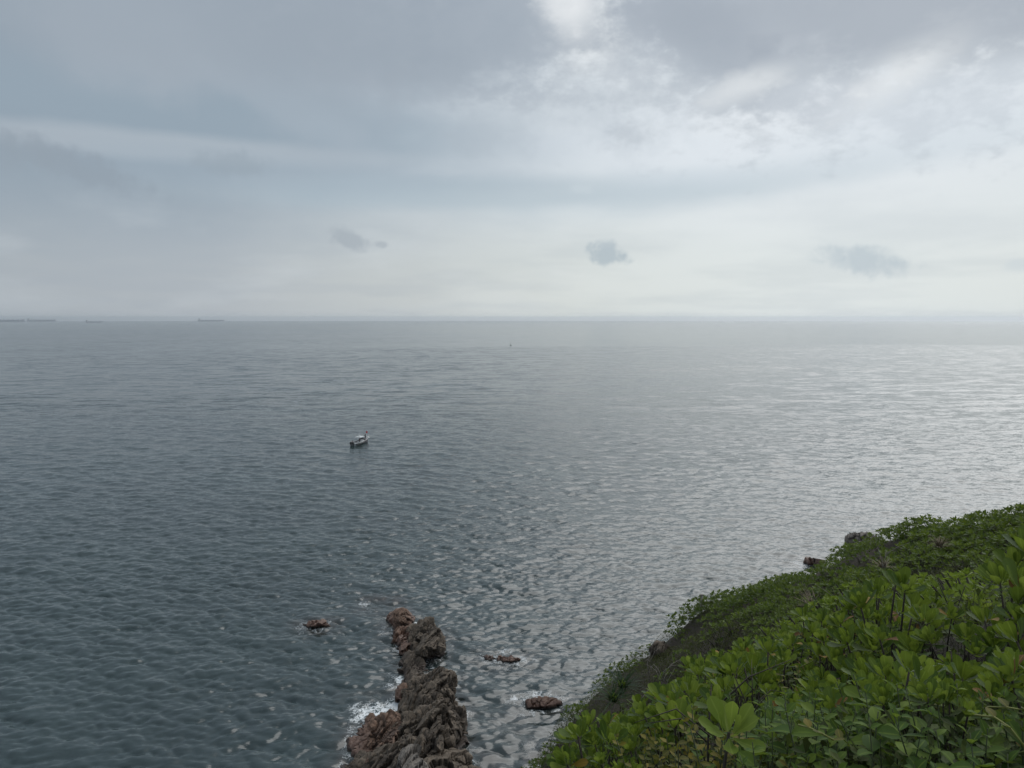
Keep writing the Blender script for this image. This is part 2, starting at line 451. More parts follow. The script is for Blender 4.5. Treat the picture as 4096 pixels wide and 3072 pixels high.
ISLETS = {
 'left':  [(1222,2496,.3),(1240,2484,.9),(1268,2476,1.4),(1286,2476,1.4),(1312,2488,.7),(1318,2500,.3),(1270,2500,1.0),(1230,2508,.2),(1215,2510,-.6),(1325,2505,-.6),(1300,2520,-.6),(1240,2522,-.6)],
 'upper': [(1986,2630,.3),(1996,2624,.7),(2040,2626,.9),(2072,2632,.7),(2082,2640,.4),(2040,2644,.5),(1990,2644,.1),(1980,2645,-.6),(2090,2648,-.6),(2040,2660,-.6)],
 'sliver':[(1934,2624,.15),(1950,2620,.35),(1972,2624,.4),(1980,2632,.3),(1955,2640,.1),(1928,2640,-.5),(1985,2645,-.5),(1960,2648,-.5)],
 'lower': [(2100,2806,.5),(2112,2794,1.1),(2160,2790,1.4),(2220,2792,1.3),(2244,2802,.9),(2246,2814,.5),(2180,2824,.7),(2110,2832,.3),(2084,2840,-.6),(2250,2830,-.6),(2180,2850,-.6),(2100,2850,-.6)],
 'speck': [(1592,2590,.3),(1602,2586,.4),(1610,2592,.3),(1600,2600,.2),(1586,2604,-.5),(1614,2604,-.5)],
 'shore': [(3222,2236,.5),(3240,2230,1.1),(3262,2230,1.5),(3290,2240,1.5),(3280,2260,.8),(3225,2250,.3),(3210,2256,-1),(3310,2270,-1),(3260,2280,-1)],
 'drowned':[(2150,3046,.1),(2180,3020,.4),(2210,3030,.5),(2200,3066,.3),(2140,3080,-.6),(2230,3080,-.6)],
}

# ------------------------------------------------------------------ sea
def ocean_tile(N, L, seed, wind, kp, spread, rms):
    """heights and horizontal shifts of one periodic patch of wind sea, split into wavelength bands"""
    r = np.random.default_rng(seed)
    k1 = np.fft.fftfreq(N, L / N) * 2 * np.pi
    KX, KY = np.meshgrid(k1, k1, indexing='ij')
    K = np.hypot(KX, KY); K[0, 0] = 1e9
    ph = np.arctan2(KY, KX) - wind
    S = np.exp(-1.0 * (kp / K) ** 2) / K ** 3.2 * (np.abs(np.cos(ph)) ** spread + .07) * np.where(np.cos(ph) > 0, 1, .15)
    A = np.sqrt(S) * (r.normal(size=(N, N)) + 1j * r.normal(size=(N, N)))
    A[0, 0] = 0
    h = np.fft.ifft2(A).real
    A *= rms / h.std()
    lam = 2 * np.pi / K
    edges = [.45, .8, 1.4, 2.4, 4.2, 7.5, 1e6]
    bands = []
    for a, b in zip(edges[:-1], edges[1:]):
        mA = A * ((lam >= a) & (lam < b))
        bands.append((min(a * 1.3, 12), np.fft.ifft2(mA).real, np.fft.ifft2(mA * 1j * KX / K).real, np.fft.ifft2(mA * 1j * KY / K).real))
    return L, N, bands
def sample(t, L, N, x, y):
    X = (x / L * N) % N; Y = (y / L * N) % N
    i = X.astype(np.int64); j = Y.astype(np.int64); fx = X - i; fy = Y - j
    i %= N; j %= N
    i2 = (i + 1) % N; j2 = (j + 1) % N
    return t[i, j] * (1 - fx) * (1 - fy) + t[i2, j] * fx * (1 - fy) + t[i, j2] * (1 - fx) * fy + t[i2, j2] * fx * fy

rows = [24.0]
while rows[-1] < 24000:
    y = rows[-1]
    step = y * y / (H * 725) * .55
    rows.append(y + (max(.22, step) if y > 52 else .8))
rows = np.array(rows)
cols = np.concatenate([-np.geomspace(6, .87, 26)[:-1], np.linspace(-.84, .84, 780), np.geomspace(.87, 6, 26)[1:]])
YY, SS = np.meshgrid(rows, cols, indexing='ij')
XX = np.clip(YY * SS, -24000, 24000)
DY = np.gradient(rows)[:, None] * np.ones_like(SS)
DXc = np.abs(np.gradient(XX, axis=1))
cell = np.maximum(DY, DXc * .8)
x0, y0, cs = XX.ravel(), YY.ravel(), cell.ravel()
hz = np.zeros_like(x0); sx_ = np.zeros_like(x0); sy_ = np.zeros_like(x0)
wB = np.ones_like(x0); wC = np.ones_like(x0)
for (N, L, seed, wind, kp, spread, rms, rot) in ((1024, 118.0, 11, math.radians(-112), 2 * math.pi / 8.0, 8, .078, 0.0), (1024, 83.0, 12, math.radians(-72), 2 * math.pi / 4.0, 5, .045, .5)):
    L, N, bands = ocean_tile(N, L, seed, wind - rot, kp, spread, rms)
    ca, sa = math.cos(rot), math.sin(rot)
    xr, yr = x0 * ca + y0 * sa, -x0 * sa + y0 * ca
    for lam, hh, ax, ay in bands:
        wt = sstep(lam / cs, 2.2, 5.0)
        if lam < 1.6: wB = np.minimum(wB, 1 - wt) if False else wB
        ok = wt > 0
        if not ok.any(): continue
        hz[ok] += wt[ok] * sample(hh, L, N, xr[ok], yr[ok])
        a_ = sample(ax, L, N, xr[ok], yr[ok]); b_ = sample(ay, L, N, xr[ok], yr[ok])
        sx_[ok] -= 1.15 * wt[ok] * (a_ * ca - b_ * sa); sy_[ok] -= 1.15 * wt[ok] * (a_ * sa + b_ * ca)
wB = 1 - sstep(1.8 / cs, 2.2, 5.0)
wC = 1 - sstep(6.0 / cs, 2.2, 5.0)
R_EARTH = 6.37e6
def sea_drop(x, y): return -(x * x + y * y) / (2 * R_EARTH)
Vs = np.stack([x0 + sx_, y0 + sy_, hz + sea_drop(x0, y0)], 1)
# foam: how churned the water is, from the rocks that break it
foam = np.zeros_like(x0); shal = np.zeros_like(x0)
def churn(u, v, rx, ry, amt, base=None, z=0.0):
    px, py, _ = at_z(u, v, z)
    global foam, shal
    q = np.sqrt(((x0 - px) / rx) ** 2 + ((y0 - py) / ry) ** 2)
    foam = np.maximum(foam, amt * (1 - sstep(q, .25, 1.15)))
    if base: shal = np.maximum(shal, base * (1 - sstep(q, .3, 1.4)))
from itertools import combinations
def seg_foam(P, wdt, amt, sh, skip=1):
    """foam along the waterline of a rock"""
    global foam, shal
    pp = np.array([at_z(*p)[:2] for p in P])
    c = pp.mean(0); 
    hull = pp[np.argsort(np.arctan2(pp[:, 1] - c[1], pp[:, 0] - c[0]))]
    near = (np.abs(x0 - c[0]) < 14) & (np.abs(y0 - c[1]) < 16)
    xs, ys = x0[near], y0[near]
    d = np.full(len(xs), 99.0)
    for i in range(len(hull)):
        a, b = hull[i], hull[(i + 1) % len(hull)]
        ab = b - a; t = np.clip(((xs - a[0]) * ab[0] + (ys - a[1]) * ab[1]) / max(ab @ ab, 1e-6), 0, 1)
        d = np.minimum(d, np.hypot(xs - a[0] - t * ab[0], ys - a[1] - t * ab[1]))
    n1 = fbm(np.stack([xs * .35, ys * .35, xs * 0 + 5], 1), 3)
    foam[near] = np.maximum(foam[near], amt * (1 - sstep(d, .0, wdt * (1 + 1.3 * n1))))
    shal[near] = np.maximum(shal[near], sh * (1 - sstep(d, .2, 3.2)))
for k, P in ROCKS.items(): seg_foam(P, 1.2, .54, .5)
for k, P in ISLETS.items():
    if k not in ('drowned',): seg_foam(P, 1.2, .57, .55)
churn(1500, 2850, 3.6, 3.2, .84, .2); churn(1570, 2828, 2.0, 3.0, .86); churn(1440, 2830, 2.6, 2.0, .62); churn(1430, 2880, 2.0, 1.6, .62)
churn(1400, 2960, 1.4, 3.4, .52, .7); churn(1380, 3050, 1.3, 3.0, .5, .7); churn(1470, 2780, 4.0, 2.0, .34, .3)
churn(1555, 2466, .9, 1.6, .7); churn(1455, 2412, 1.5, 1.8, .6, .4); churn(1480, 2440, 3.0, 2.5, .42, .4); churn(1545, 2520, 2.0, 4.5, .46, .3)
churn(1665, 2492, 1.4, .9, .85); churn(1638, 2552, .5, 1.6, .75); churn(1616, 2606, 1.6, 1.1, .8); churn(1580, 2596, 2.4, 1.2, .55)
churn(1570, 2700, 1.6, 2.4, .5, .3); churn(1600, 2718, .8, 1.6, .85); churn(1560, 2746, 1.6, 1.2, .6)
churn(1710, 2655, 1.3, 1.2, .55); churn(1720, 2668, 1.0, .7, .7)
churn(2020, 2608, 1.8, 1.8, .62); churn(2030, 2662, 4.2, 2.6, .5, .4); churn(1960, 2645, 2.2, 1.5, .5); churn(2110, 2640, 3.0, 2.0, .5); churn(2090, 2590, 4.0, 3.0, .36)
churn(2070, 2800, 2.3, 2.0, .62, .3); churn(2150, 2776, 3.6, 1.5, .6); churn(2240, 2790, 2.0, 1.4, .5); churn(2110, 2850, 2.5, 1.6, .5, .5)
churn(1205, 2510, 2.2, 1.8, .47); churn(1330, 2492, 1.8, 1.4, .45); churn(1230, 2530, 3.2, 1.6, .46, .3)
churn(3205, 2262, 3.4, 5.0, .56, .3); churn(3170, 2290, 3.4, 6.0, .46)
churn(2180, 3040, 2.6, 2.4, .56, .8); churn(2120, 3000, 3.0, 3.0, .42, .4); churn(1880, 3000, 1.4, 2.4, .5); churn(1830, 3040, 2.0, 1.6, .5); churn(1560, 2400, 3.0, 2.0, .2, .8); churn(1500, 2390, 2.5, 1.5, .2, .6)
churn(1900, 3050, 3.0, 3.0, .36, .6); churn(2020, 2900, 5.0, 4.0, .28, .3)
SEA = mesh_np('sea', Vs, grid_faces(len(rows), len(cols))[:, ::-1])
attr(SEA, 'mid', wB); attr(SEA, 'long', wC); attr(SEA, 'foam', foam); attr(SEA, 'shallow', shal)
sea = obj('sea', SEA); tag(sea, 'grey green sea with small wind waves out to the horizon', 'sea', kind='structure')
m, t, p, out = mat('sea_water')
SEA.materials.append(m)
pos = t.new('ShaderNodeNewGeometry')
P3 = pos.outputs['Position']
def at_(n):
    a = t.new('ShaderNodeAttribute'); a.attribute_name = n
    return a.outputs['Fac']
rotv = t.new('ShaderNodeVectorRotate'); rotv.inputs['Angle'].default_value = math.radians(-8); rotv.inputs['Axis'].default_value = (0, 0, 1)
t.put(rotv.inputs['Vector'], P3)
PX = rotv.outputs[0]
flat = t.vm('MULTIPLY', PX, (1, 1, 0))
# patches of wind: broad bands of smoother and rougher water
band = t.noise(t.vm('MULTIPLY', flat, (.0016, .0052, 0)), 1.0, 4, .55, .2)
gust = t.rng(band, .38, .62, .72, 1.25)
def slope(sx, sy, detail, kx, ky, wgt):
    c = t.noise(t.vm('MULTIPLY', flat, (sx, sy, 0)), 1.0, detail, .6, .0, col=True)
    c = t.vm('SUBTRACT', c, (.5, .5, .5))
    c = t.vm('MULTIPLY', c, (kx, ky, 0))
    return t.vm('SCALE', c, scale=wgt)
px_, py_, _z = t.xyz(flat)
yw = t.m('ADD', py_, t.m('MULTIPLY_ADD', t.noise(t.vm('MULTIPLY', flat, (.004, .004, 0)), 1.0, 4), 260.0, -130.0))
paw = t.m('MULTIPLY', t.m('MULTIPLY', t.rng(yw, 960.0, 1030.0), t.rng(yw, 9000.0, 2500.0)), t.rng(px_, -500.0, 250.0))
gust = t.m('MULTIPLY', gust, t.m('MULTIPLY_ADD', paw, -.75, 1.0))
s1 = slope(1.1, 4.0, 4, .24, .95, gust)
s2 = slope(.24, .62, 2, .14, .75, t.m('MULTIPLY', at_('mid'), gust))
s3 = slope(.055, .15, 2, .16, .85, t.m('MULTIPLY', at_('long'), gust))
nrm = t.vm('NORMALIZE', t.vm('ADD', t.vm('ADD', pos.outputs['Normal'], s1), t.vm('ADD', s2, s3)))
deep = t.mix(t.rng(t.noise(flat, .03, 3), .35, .65), (.011, .027, .028, 1), (.015, .034, .034, 1))
lace_v = t.vm('ADD', t.vm('MULTIPLY', P3, (1, 1, .2)), t.vm('SCALE', t.noise(P3, .8, 3, .5, 0, col=True), scale=1.6))
r1 = t.m('SUBTRACT', 1.0, t.m('ABSOLUTE', t.m('MULTIPLY_ADD', t.noise(lace_v, .8, 5, .62), 7.0, -3.5)))
r2 = t.m('SUBTRACT', 1.0, t.m('ABSOLUTE', t.m('MULTIPLY_ADD', t.noise(lace_v, 2.0, 4, .62), 7.0, -3.5)))
lace = t.m('MAXIMUM', r1, t.m('MULTIPLY', r2, .93))
fa = at_('foam')
thr = t.m('MULTIPLY_ADD', fa, -.85, 1.30)
fm = t.rng(t.m('SUBTRACT', lace, thr), -.06, .26)
fm = t.m('MULTIPLY', fm, t.rng(fa, .08, .35))
cloudy = t.m('MULTIPLY', t.rng(fa, .55, 1.1), .35)
body = t.mix(t.m('MULTIPLY', at_('shallow'), t.rng(t.noise(P3, .5, 4), .3, .7, .35, .95)), deep, (.05, .034, .026, 1))
body = t.mix(cloudy, body, (.20, .30, .31, 1))
t.put(p.inputs['Base Color'], t.mix(fm, body, (.74, .77, .78, 1)))
t.put(p.inputs['Roughness'], t.m('MULTIPLY_ADD', fm, .55, .16))
t.put(p.inputs['Normal'], nrm)
p.inputs['IOR'].default_value = 1.68

# ------------------------------------------------------------------ hillside ground
gx = np.concatenate([np.linspace(-60, -8, 40)[:-1], np.linspace(-8, 22, 190)[:-1], np.linspace(22, 120, 60)])
gy = np.concatenate([np.linspace(-8, 0, 20)[:-1], np.linspace(0, 40, 230)[:-1], np.linspace(40, 150, 70)])
GX, GY = np.meshgrid(gx, gy, indexing='ij')
GZ = ground_z(GX, GY)
me = mesh_np('hillside', np.stack([GX.ravel(), GY.ravel(), GZ.ravel()], 1), grid_faces(len(gx), len(gy))[:, ::-1])
m, t, p, out = mat('hillside_soil')
me.materials.append(m)
P3 = t.new('ShaderNodeNewGeometry').outputs['Position']
n1 = t.noise(P3, .6, 5, .6); n2 = t.noise(P3, 5.0, 6, .65); n3 = t.noise(t.vm('MULTIPLY', P3, (1, 1, .4)), 22.0, 4, .7)
c = t.mix(t.rng(n1, .4, .62), (.030, .024, .017, 1), (.062, .046, .034, 1))
c = t.mix(t.m('MULTIPLY', t.rng(n2, .5, .72), .7), c, (.085, .060, .045, 1))
c = t.mix(t.m('MULTIPLY', t.rng(n3, .5, .7), .6), c, (.022, .027, .012, 1))
t.put(p.inputs['Base Color'], c); p.inputs['Roughness'].default_value = .95
b = t.new('ShaderNodeBump'); b.inputs['Strength'].default_value = .9; b.inputs['Distance'].default_value = .12
t.put(b.inputs['Height'], t.m('ADD', n2, t.m('MULTIPLY', n3, .5))); t.put(p.inputs['Normal'], b.outputs[0])
hill = obj('hillside', me); tag(hill, 'steep earth hillside falling to the sea under the shrubs', 'hillside', kind='structure')

# ------------------------------------------------------------------ rocks
STR_N = np.array((.80, -.52, .30)); STR_N /= np.linalg.norm(STR_N)
STR_T = np.cross((0.0, -.45, .9), STR_N); STR_T /= np.linalg.norm(STR_T)
STR_B = np.cross(STR_N, STR_T)
def cells(Q, seed):
    """nearest and second nearest of jittered lattice points, the nearest one's hash and a random tilt across its cell"""
    I = np.floor(Q).astype(np.int64)
    d1 = np.full(len(Q), 9.0); d2 = np.full(len(Q), 9.0); hid = np.zeros(len(Q)); tilt = np.zeros(len(Q))
    for a in (-1, 0, 1):
        for b in (-1, 0, 1):
            for c in (-1, 0, 1):
                J = I + (a, b, c)
                h = _perm[_perm[_perm[(J[:, 0] + seed) & 255] + (J[:, 1] & 255)] + (J[:, 2] & 255)]
                off = np.stack([(h * 37 % 251) / 251, (h * 91 % 241) / 241, (h * 53 % 239) / 239], 1)
                dv = Q - (J + .15 + .7 * off)
                d = np.linalg.norm(dv, axis=1)
                n = d < d1
                tv = (dv * _grad[h]).sum(1)
                d2 = np.where(n, d1, np.minimum(d2, d)); hid = np.where(n, h / 255, hid); tilt = np.where(n, tv, tilt); d1 = np.where(n, d, d1)
    return d1, d2, hid, tilt
def rock_mesh(name, P, m, n=52, amp=1.0, seed=0, world=True):
    W = np.array([at_z(*q) for q in P]) if world else np.array(P, float)
    bm = bmesh.new()
    for q in W: bm.verts.new(q)
    bmesh.ops.convex_hull(bm, input=bm.verts)
    bm.normal_update()
    c = W.mean(0)
    N = np.array([f.normal[:] for f in bm.faces if f.calc_area() > 1e-6]); O = np.array([f.verts[0].co[:] for f in bm.faces if f.calc_area() > 1e-6])
    bm.free()
    dist = ((O - c) * N).sum(1)
    N = N * np.sign(dist)[:, None]; dist = np.abs(dist)
    # cube sphere directions, stretched to the rock's extents
    s = np.tan(np.linspace(-1, 1, n) * math.pi / 4)
    A, B = np.meshgrid(s, s, indexing='ij'); A, B = A.ravel(), B.ravel(); o = np.ones_like(A)
    faces = []; vs = []
    for k, (X, Y, Z) in enumerate(((A, B, o), (-A, B, -o), (o, -A, B), (-o, A, B), (A, -o, B), (-A, o, B))):
        vs.append(np.stack([X, Y, Z], 1)); faces.append(grid_faces(n, n) + k * n * n)
    V = np.concatenate(vs); Fc = np.concatenate(faces)
    key = np.round(V, 5); _, idx, inv = np.unique(key, axis=0, return_index=True, return_inverse=True)
    inv = inv.ravel(); V = V[idx]; Fc = inv[Fc]
    ext = np.ptp(W, axis=0); ext = np.maximum(ext, ext.max() * .3)
    V = V / np.linalg.norm(V, axis=1, keepdims=True) * ext
    V /= np.linalg.norm(V, axis=1, keepdims=True)
    q = (V @ N.T) / dist[None]
    q = np.maximum(q, 1e-3)
    pw = 22.0
    rr = 1.0 / (q ** pw).sum(1) ** (1 / pw)
    Pp = c + V * (rr + .10 * amp)[:, None]
    sz = float(np.cbrt(ext.prod()))
    k = amp * min(1.0, sz / 4.5)
    # direction for the displacement: mostly the outward radial
    nd = V * .55 + (N[np.argmax(q, 1)]) * .45
    nd /= np.linalg.norm(nd, axis=1, keepdims=True)
    Q = np.stack([Pp @ STR_N / (1.15 * k + .1), Pp @ STR_T / (3.8 * k + .2), Pp @ STR_B / (2.2 * k + .2)], 1)
    Q = Q + .35 * np.stack([fbm(Pp * .7 + 3, 3), fbm(Pp * .7 + 31, 3), fbm(Pp * .7 + 57, 3)], 1)
    d1, d2, hid, t1 = cells(Q, seed)
    disp = k * ((hid - .5) * .80 + t1 * .75 - .34 * (1 - sstep(d2 - d1, 0, .10)))
    Q2 = np.stack([Pp @ STR_N / .46, Pp @ STR_T / 2.4, Pp @ STR_B / 1.2], 1) + .25 * np.stack([fbm(Pp * 1.3 + 9, 2)] * 3, 1)
    e1, e2, hid2, t2 = cells(Q2, seed + 5)
    disp += k * ((hid2 - .5) * .24 + t2 * .20 - .10 * (1 - sstep(e2 - e1, 0, .14)))
    disp += k * (.22 * fbm(Pp * .45 + 11, 3) + .03 * fbm(Pp * 5.0, 2))
    Pp = Pp + nd * disp[:, None]
    me = mesh_np(name, Pp, Fc, False, m)
    attr(me, 'crack', np.clip((1 - sstep(d2 - d1, 0, .2)) * .9 + (1 - sstep(e2 - e1, 0, .22)) * .5, 0, 1))
    attr(me, 'cell', hid * .6 + hid2 * .4)
    # consistent outward winding
    f0 = Fc[0]; a, b_, c_ = Pp[f0[0]], Pp[f0[1]], Pp[f0[2]]
    me.update()
    bm = bmesh.new(); bm.from_mesh(me); bmesh.ops.recalc_face_normals(bm, faces=bm.faces); bm.to_mesh(me); bm.free()
    return me
def rock_mat(name, dry, dry2, wet, wet_h):
    m, t, p, out = mat(name)
    P3 = t.new('ShaderNodeNewGeometry').outputs['Position']
    def dotc(v, s): return t.m('MULTIPLY', t.vm('DOT_PRODUCT', P3, tuple(v)), s)
    S = t.comb(dotc(STR_N, 1.0), dotc(STR_T, .22), dotc(STR_B, .45))
    n1 = t.noise(P3, .5, 5, .6); n2 = t.noise(S, 3.2, 7, .68, .5); n3 = t.noise(S, 11.0, 5, .7, .3)
    cell = t.new('ShaderNodeAttribute'); cell.attribute_name = 'cell'
    crack = t.new('ShaderNodeAttribute'); crack.attribute_name = 'crack'
    c = t.mix(t.rng(t.m('ADD', t.m('MULTIPLY', n1, .6), t.m('MULTIPLY', cell.outputs['Fac'], .4)), .35, .62), dry, dry2)
    c = t.mix(t.m('MULTIPLY', t.rng(n2, .48, .70), .55), c, tuple(x * 1.75 for x in dry2[:3]) + (1,))
    c = t.mix(t.m('MULTIPLY', t.rng(n3, .54, .40), .65), c, tuple(x * .30 for x in dry[:3]) + (1,))
    z = t.xyz(P3)[2]
    wz = t.m('ADD', z, t.m('MULTIPLY_ADD', n1, -1.6, .8))
    wetf = t.rng(wz, wet_h + .5, wet_h - .4)
    c = t.mix(t.m('MULTIPLY', wetf, .8), c, wet)
    # a dark band of algae just above the water
    c = t.mix(t.m('MULTIPLY', t.rng(t.m('ADD', z, t.m('MULTIPLY', n2, -.5)), .12, -.15), .75), c, (.020, .014, .010, 1))
    t.put(p.inputs['Base Color'], c)
    t.put(p.inputs['Roughness'], t.rng(wz, wet_h - .3, wet_h + .4, .42, .88))
    b = t.new('ShaderNodeBump'); b.inputs['Strength'].default_value = 1.0; b.inputs['Distance'].default_value = .12
    t.put(b.inputs['Height'], t.m('ADD', n2, t.m('MULTIPLY', n3, .45))); t.put(p.inputs['Normal'], b.outputs[0])
    return m
ROCK = rock_mat('weathered_rock', (.056, .043, .032, 1), (.132, .103, .075, 1), (.048, .028, .020, 1), .5)
RED = rock_mat('wet_red_rock', (.092, .058, .041, 1), (.180, .112, .077, 1), (.130, .066, .044, 1), .9)
GREY = rock_mat('grey_boulder', (.12, .105, .09, 1), (.20, .175, .15, 1), (.09, .075, .06, 1), -50)
base = at_z(1700, 2850)
prom = empty('rock_promontory', base, 0, 'long brown rocky promontory of tilted layered blocks reaching out into the sea', 'rock')
PARTS = {'tip': ('boulder', RED, 44, 'rounded reddish rock at the seaward tip'), 'red': ('boulder', RED, 44, 'low wet red ridge behind the tip'), 'block': ('boulder', ROCK, 72, 'big rounded block with a dark undercut face'),
 'ramp': ('boulder', ROCK, 44, 'low brown ramp between the two high blocks'), 'slab': ('boulder', ROCK, 84, 'steep tilted slab with long parallel cracks'), 'pillar1': ('boulder', ROCK, 26, None), 'pillar2': ('boulder', ROCK, 30, None),
 'pillar3': ('boulder', ROCK, 34, None), 'dome': ('boulder', ROCK, 84, 'highest crag of layered blocks'), 'shoulder': ('boulder', ROCK, 66, 'rounded right shoulder over the water'), 'knob': ('boulder', ROCK, 44, None),
 'ledge': ('boulder', RED, 76, 'low reddish ledge beside the foam'), 'foot': ('boulder', ROCK, 70, None), 'saddle': ('boulder', ROCK, 50, None), 'crest': ('boulder', GREY, 34, 'pale grey crumbling crest'), 'apron': ('boulder', ROCK, 48, None), 'chip': ('boulder', RED, 26, 'small wet red wedge at the waterline')}
for i, (k, (nm, mt, n, lb)) in enumerate(PARTS.items()):
    me = rock_mesh('boulder', ROCKS[k], mt, n, 1.0, i * 7)
    me.transform(Matrix.Translation(-Vector(base)))
    o = obj(nm, me, prom)
    if lb: o['label'] = lb
def islet(key, name, label, mt, n, seed):
    b = at_z(*np.mean([q[:2] for q in ISLETS[key]], 0))
    me = rock_mesh(name, [(a_, b_, c_ * (.62 if c_ > 0 and key != 'shore' else 1)) for a_, b_, c_ in ISLETS[key]], mt, n, .7, seed)
    me.transform(Matrix.Translation(-Vector(b)))
    return tag(obj(name, me, None, b), label, 'rock', 'rocks awash around the promontory')
islet('left', 'sea_rock', 'small dark jagged rock standing alone in the sea left of the promontory', RED, 36, 3)
islet('upper', 'sea_rock', 'low red rock ringed by foam, upper of the two right of the promontory', RED, 34, 9)
islet('sliver', 'sea_rock', 'flat sliver of red rock barely above water at the end of the upper foam ring', RED, 22, 12)
islet('lower', 'sea_rock', 'flat topped reddish brown rock with foam, nearest the green hillside', RED, 40, 17)
islet('speck', 'sea_rock', 'tiny round rock in the foam beside the promontory', RED, 16, 21)
islet('shore', 'shore_rock', 'reddish shore rock with surf behind the green hillside', RED, 30, 25)
islet('drowned', 'sea_rock', 'drowned rock in the surf at the foot of the hillside', RED, 22, 29)

# ------------------------------------------------------------------ haze: the air over the sea
hb = MB().box((0, 12500, -24), (50000, 27000, 182))
hz_m = bpy.data.materials.new('sea_haze'); hz_m.use_nodes = True
ht = NT(hz_m.node_tree)
ho = ht.new('ShaderNodeOutputMaterial'); hv = ht.new('ShaderNodeVolumePrincipled')
hv.inputs['Color'].default_value = (.92, .96, 1.0, 1); hv.inputs['Density'].default_value = 7e-5; hv.inputs['Anisotropy'].default_value = .6
ht.put(ho.inputs['Volume'], hv.outputs[0])
haze = hb.build('haze', hz_m); tag(haze, 'thin pale sea haze over the whole bay', 'haze', kind='stuff')

# ------------------------------------------------------------------ people (one continuous skin over a posed skeleton)
def person_mesh(name, joints, edges, radii, m, hands=()):
    me = bpy.data.meshes.new(name)
    me.from_pydata(joints, edges, [])
    o = bpy.data.objects.new(name, me); COL.objects.link(o)
    sk = o.modifiers.new('skin', 'SKIN'); sk.use_smooth_shade = True
    ss = o.modifiers.new('sub', 'SUBSURF'); ss.levels = 1; ss.render_levels = 1
    for i, r in enumerate(radii):
        me.skin_vertices[0].data[i].radius = (r, r)
    me.skin_vertices[0].data[0].use_root = True
    dg = bpy.context.evaluated_depsgraph_get()
    nm = bpy.data.meshes.new_from_object(o.evaluated_get(dg))
    bpy.data.objects.remove(o)
    nm.name = name
    if hands:                                     # palms already end the arms; add fingers and thumbs to the same mesh
        mb = MB()
        for (hp, d, side) in hands:
            hp, d = Vector(hp), Vector(d).normalized(); s = d.orthogonal().normalized()
            for k, L in enumerate((.075, .085, .08, .062)):
                q = hp + s * (k - 1.5) * .02
                mb.tube([q, q + d * L * .55, q + d * L * .9 + Vector((0, 0, -.02))], [.010, .009, .007], 5)
            mb.tube([hp - d * .03 + s * .03 * side, hp + s * .062 * side + d * .01, hp + s * .066 * side + d * .04], [.012, .010, .008], 5)
        bm = bmesh.new(); bm.from_mesh(nm)
        hm = mb.mesh('hand', m); bm.from_mesh(hm); bm.to_mesh(nm); bm.free(); bpy.data.meshes.remove(hm)
    nm.materials.clear(); nm.materials.append(m)
    return nm
def person(parent_mat, loc, rz, pose, shirt, trousers, skin, hair, label):
    """pose: 'stand' or 'sit'; the body is one mesh, clothing and hair are its children"""
    root = empty('person', parent_mat @ Vector(loc), rz, label, 'person', 'people aboard the boat')
    if pose == 'stand':
        J = [(0, 0, .95), (0, 0, 1.15), (0, .01, 1.40), (0, .01, 1.50), (0, .02, 1.60), (0, .02, 1.70),
             (.17, 0, 1.40), (.24, .03, 1.14), (.20, .22, 1.02), (-.17, 0, 1.40), (-.25, .02, 1.14), (-.22, .18, .98),
             (.09, 0, .90), (.10, .03, .50), (.11, 0, .09), (.11, .14, .04), (-.09, 0, .90), (-.12, -.02, .50), (-.13, -.06, .09), (-.13, .08, .04)]
    else:
        J = [(0, 0, .48), (0, -.02, .68), (0, .02, .93), (0, .04, 1.03), (0, .06, 1.13), (0, .07, 1.22),
             (.17, 0, .93), (.23, .06, .70), (.14, .28, .60), (-.17, 0, .93), (-.23, .06, .70), (-.12, .28, .60),
             (.10, .05, .47), (.13, .44, .49), (.13, .46, .09), (.13, .60, .04), (-.10, .05, .47), (-.13, .44, .49), (-.13, .46, .09), (-.13, .60, .04)]
    Ed = [(0, 1), (1, 2), (2, 3), (3, 4), (4, 5), (2, 6), (6, 7), (7, 8), (2, 9), (9, 10), (10, 11), (0, 12), (12, 13), (13, 14), (14, 15), (0, 16), (16, 17), (17, 18), (18, 19)]
    Rr = [.13, .125, .14, .055, .095, .08, .06, .045, .036, .06, .045, .036, .09, .065, .045, .04, .09, .065, .045, .04]
    sm = plain('skin', skin, .5)
    d1 = Vector(J[8]) - Vector(J[7]); d2 = Vector(J[11]) - Vector(J[10])
    body = obj('body', person_mesh('body', J, Ed, Rr, sm, ((J[8], d1, -1), (J[11], d2, 1))), root)
    hd = J[4]
    MB().ball((hd[0], hd[1] - .015, hd[2] + .045), (.105, .115, .095), 10, 7).build('hair', plain('hair', hair, .7), root, True)
    f = MB(); f.ball((hd[0] + .035, hd[1] + .088, hd[2] + .01), (.012, .01, .012), 6, 4); f.ball((hd[0] - .035, hd[1] + .088, hd[2] + .01), (.012, .01, .012), 6, 4)
    f.tube([(hd[0], hd[1] + .09, hd[2] + .01), (hd[0], hd[1] + .118, hd[2] - .02)], [.01, .016], 5)
    f.build('face', sm, root)
    def cloth(idx, grow, m, nm):
        mp = {k: i for i, k in enumerate(idx)}
        return obj(nm, person_mesh(nm, [J[k] for k in idx], [(mp[a], mp[b]) for a, b in Ed if a in mp and b in mp], [Rr[k] + grow for k in idx], m), root)
    cloth([0, 1, 2, 6, 7, 9, 10], .022, plain('shirt', shirt, .85), 'shirt')
    cloth([0, 12, 13, 14, 16, 17, 18], .02, plain('trousers', trousers, .85), 'trousers')
    return root

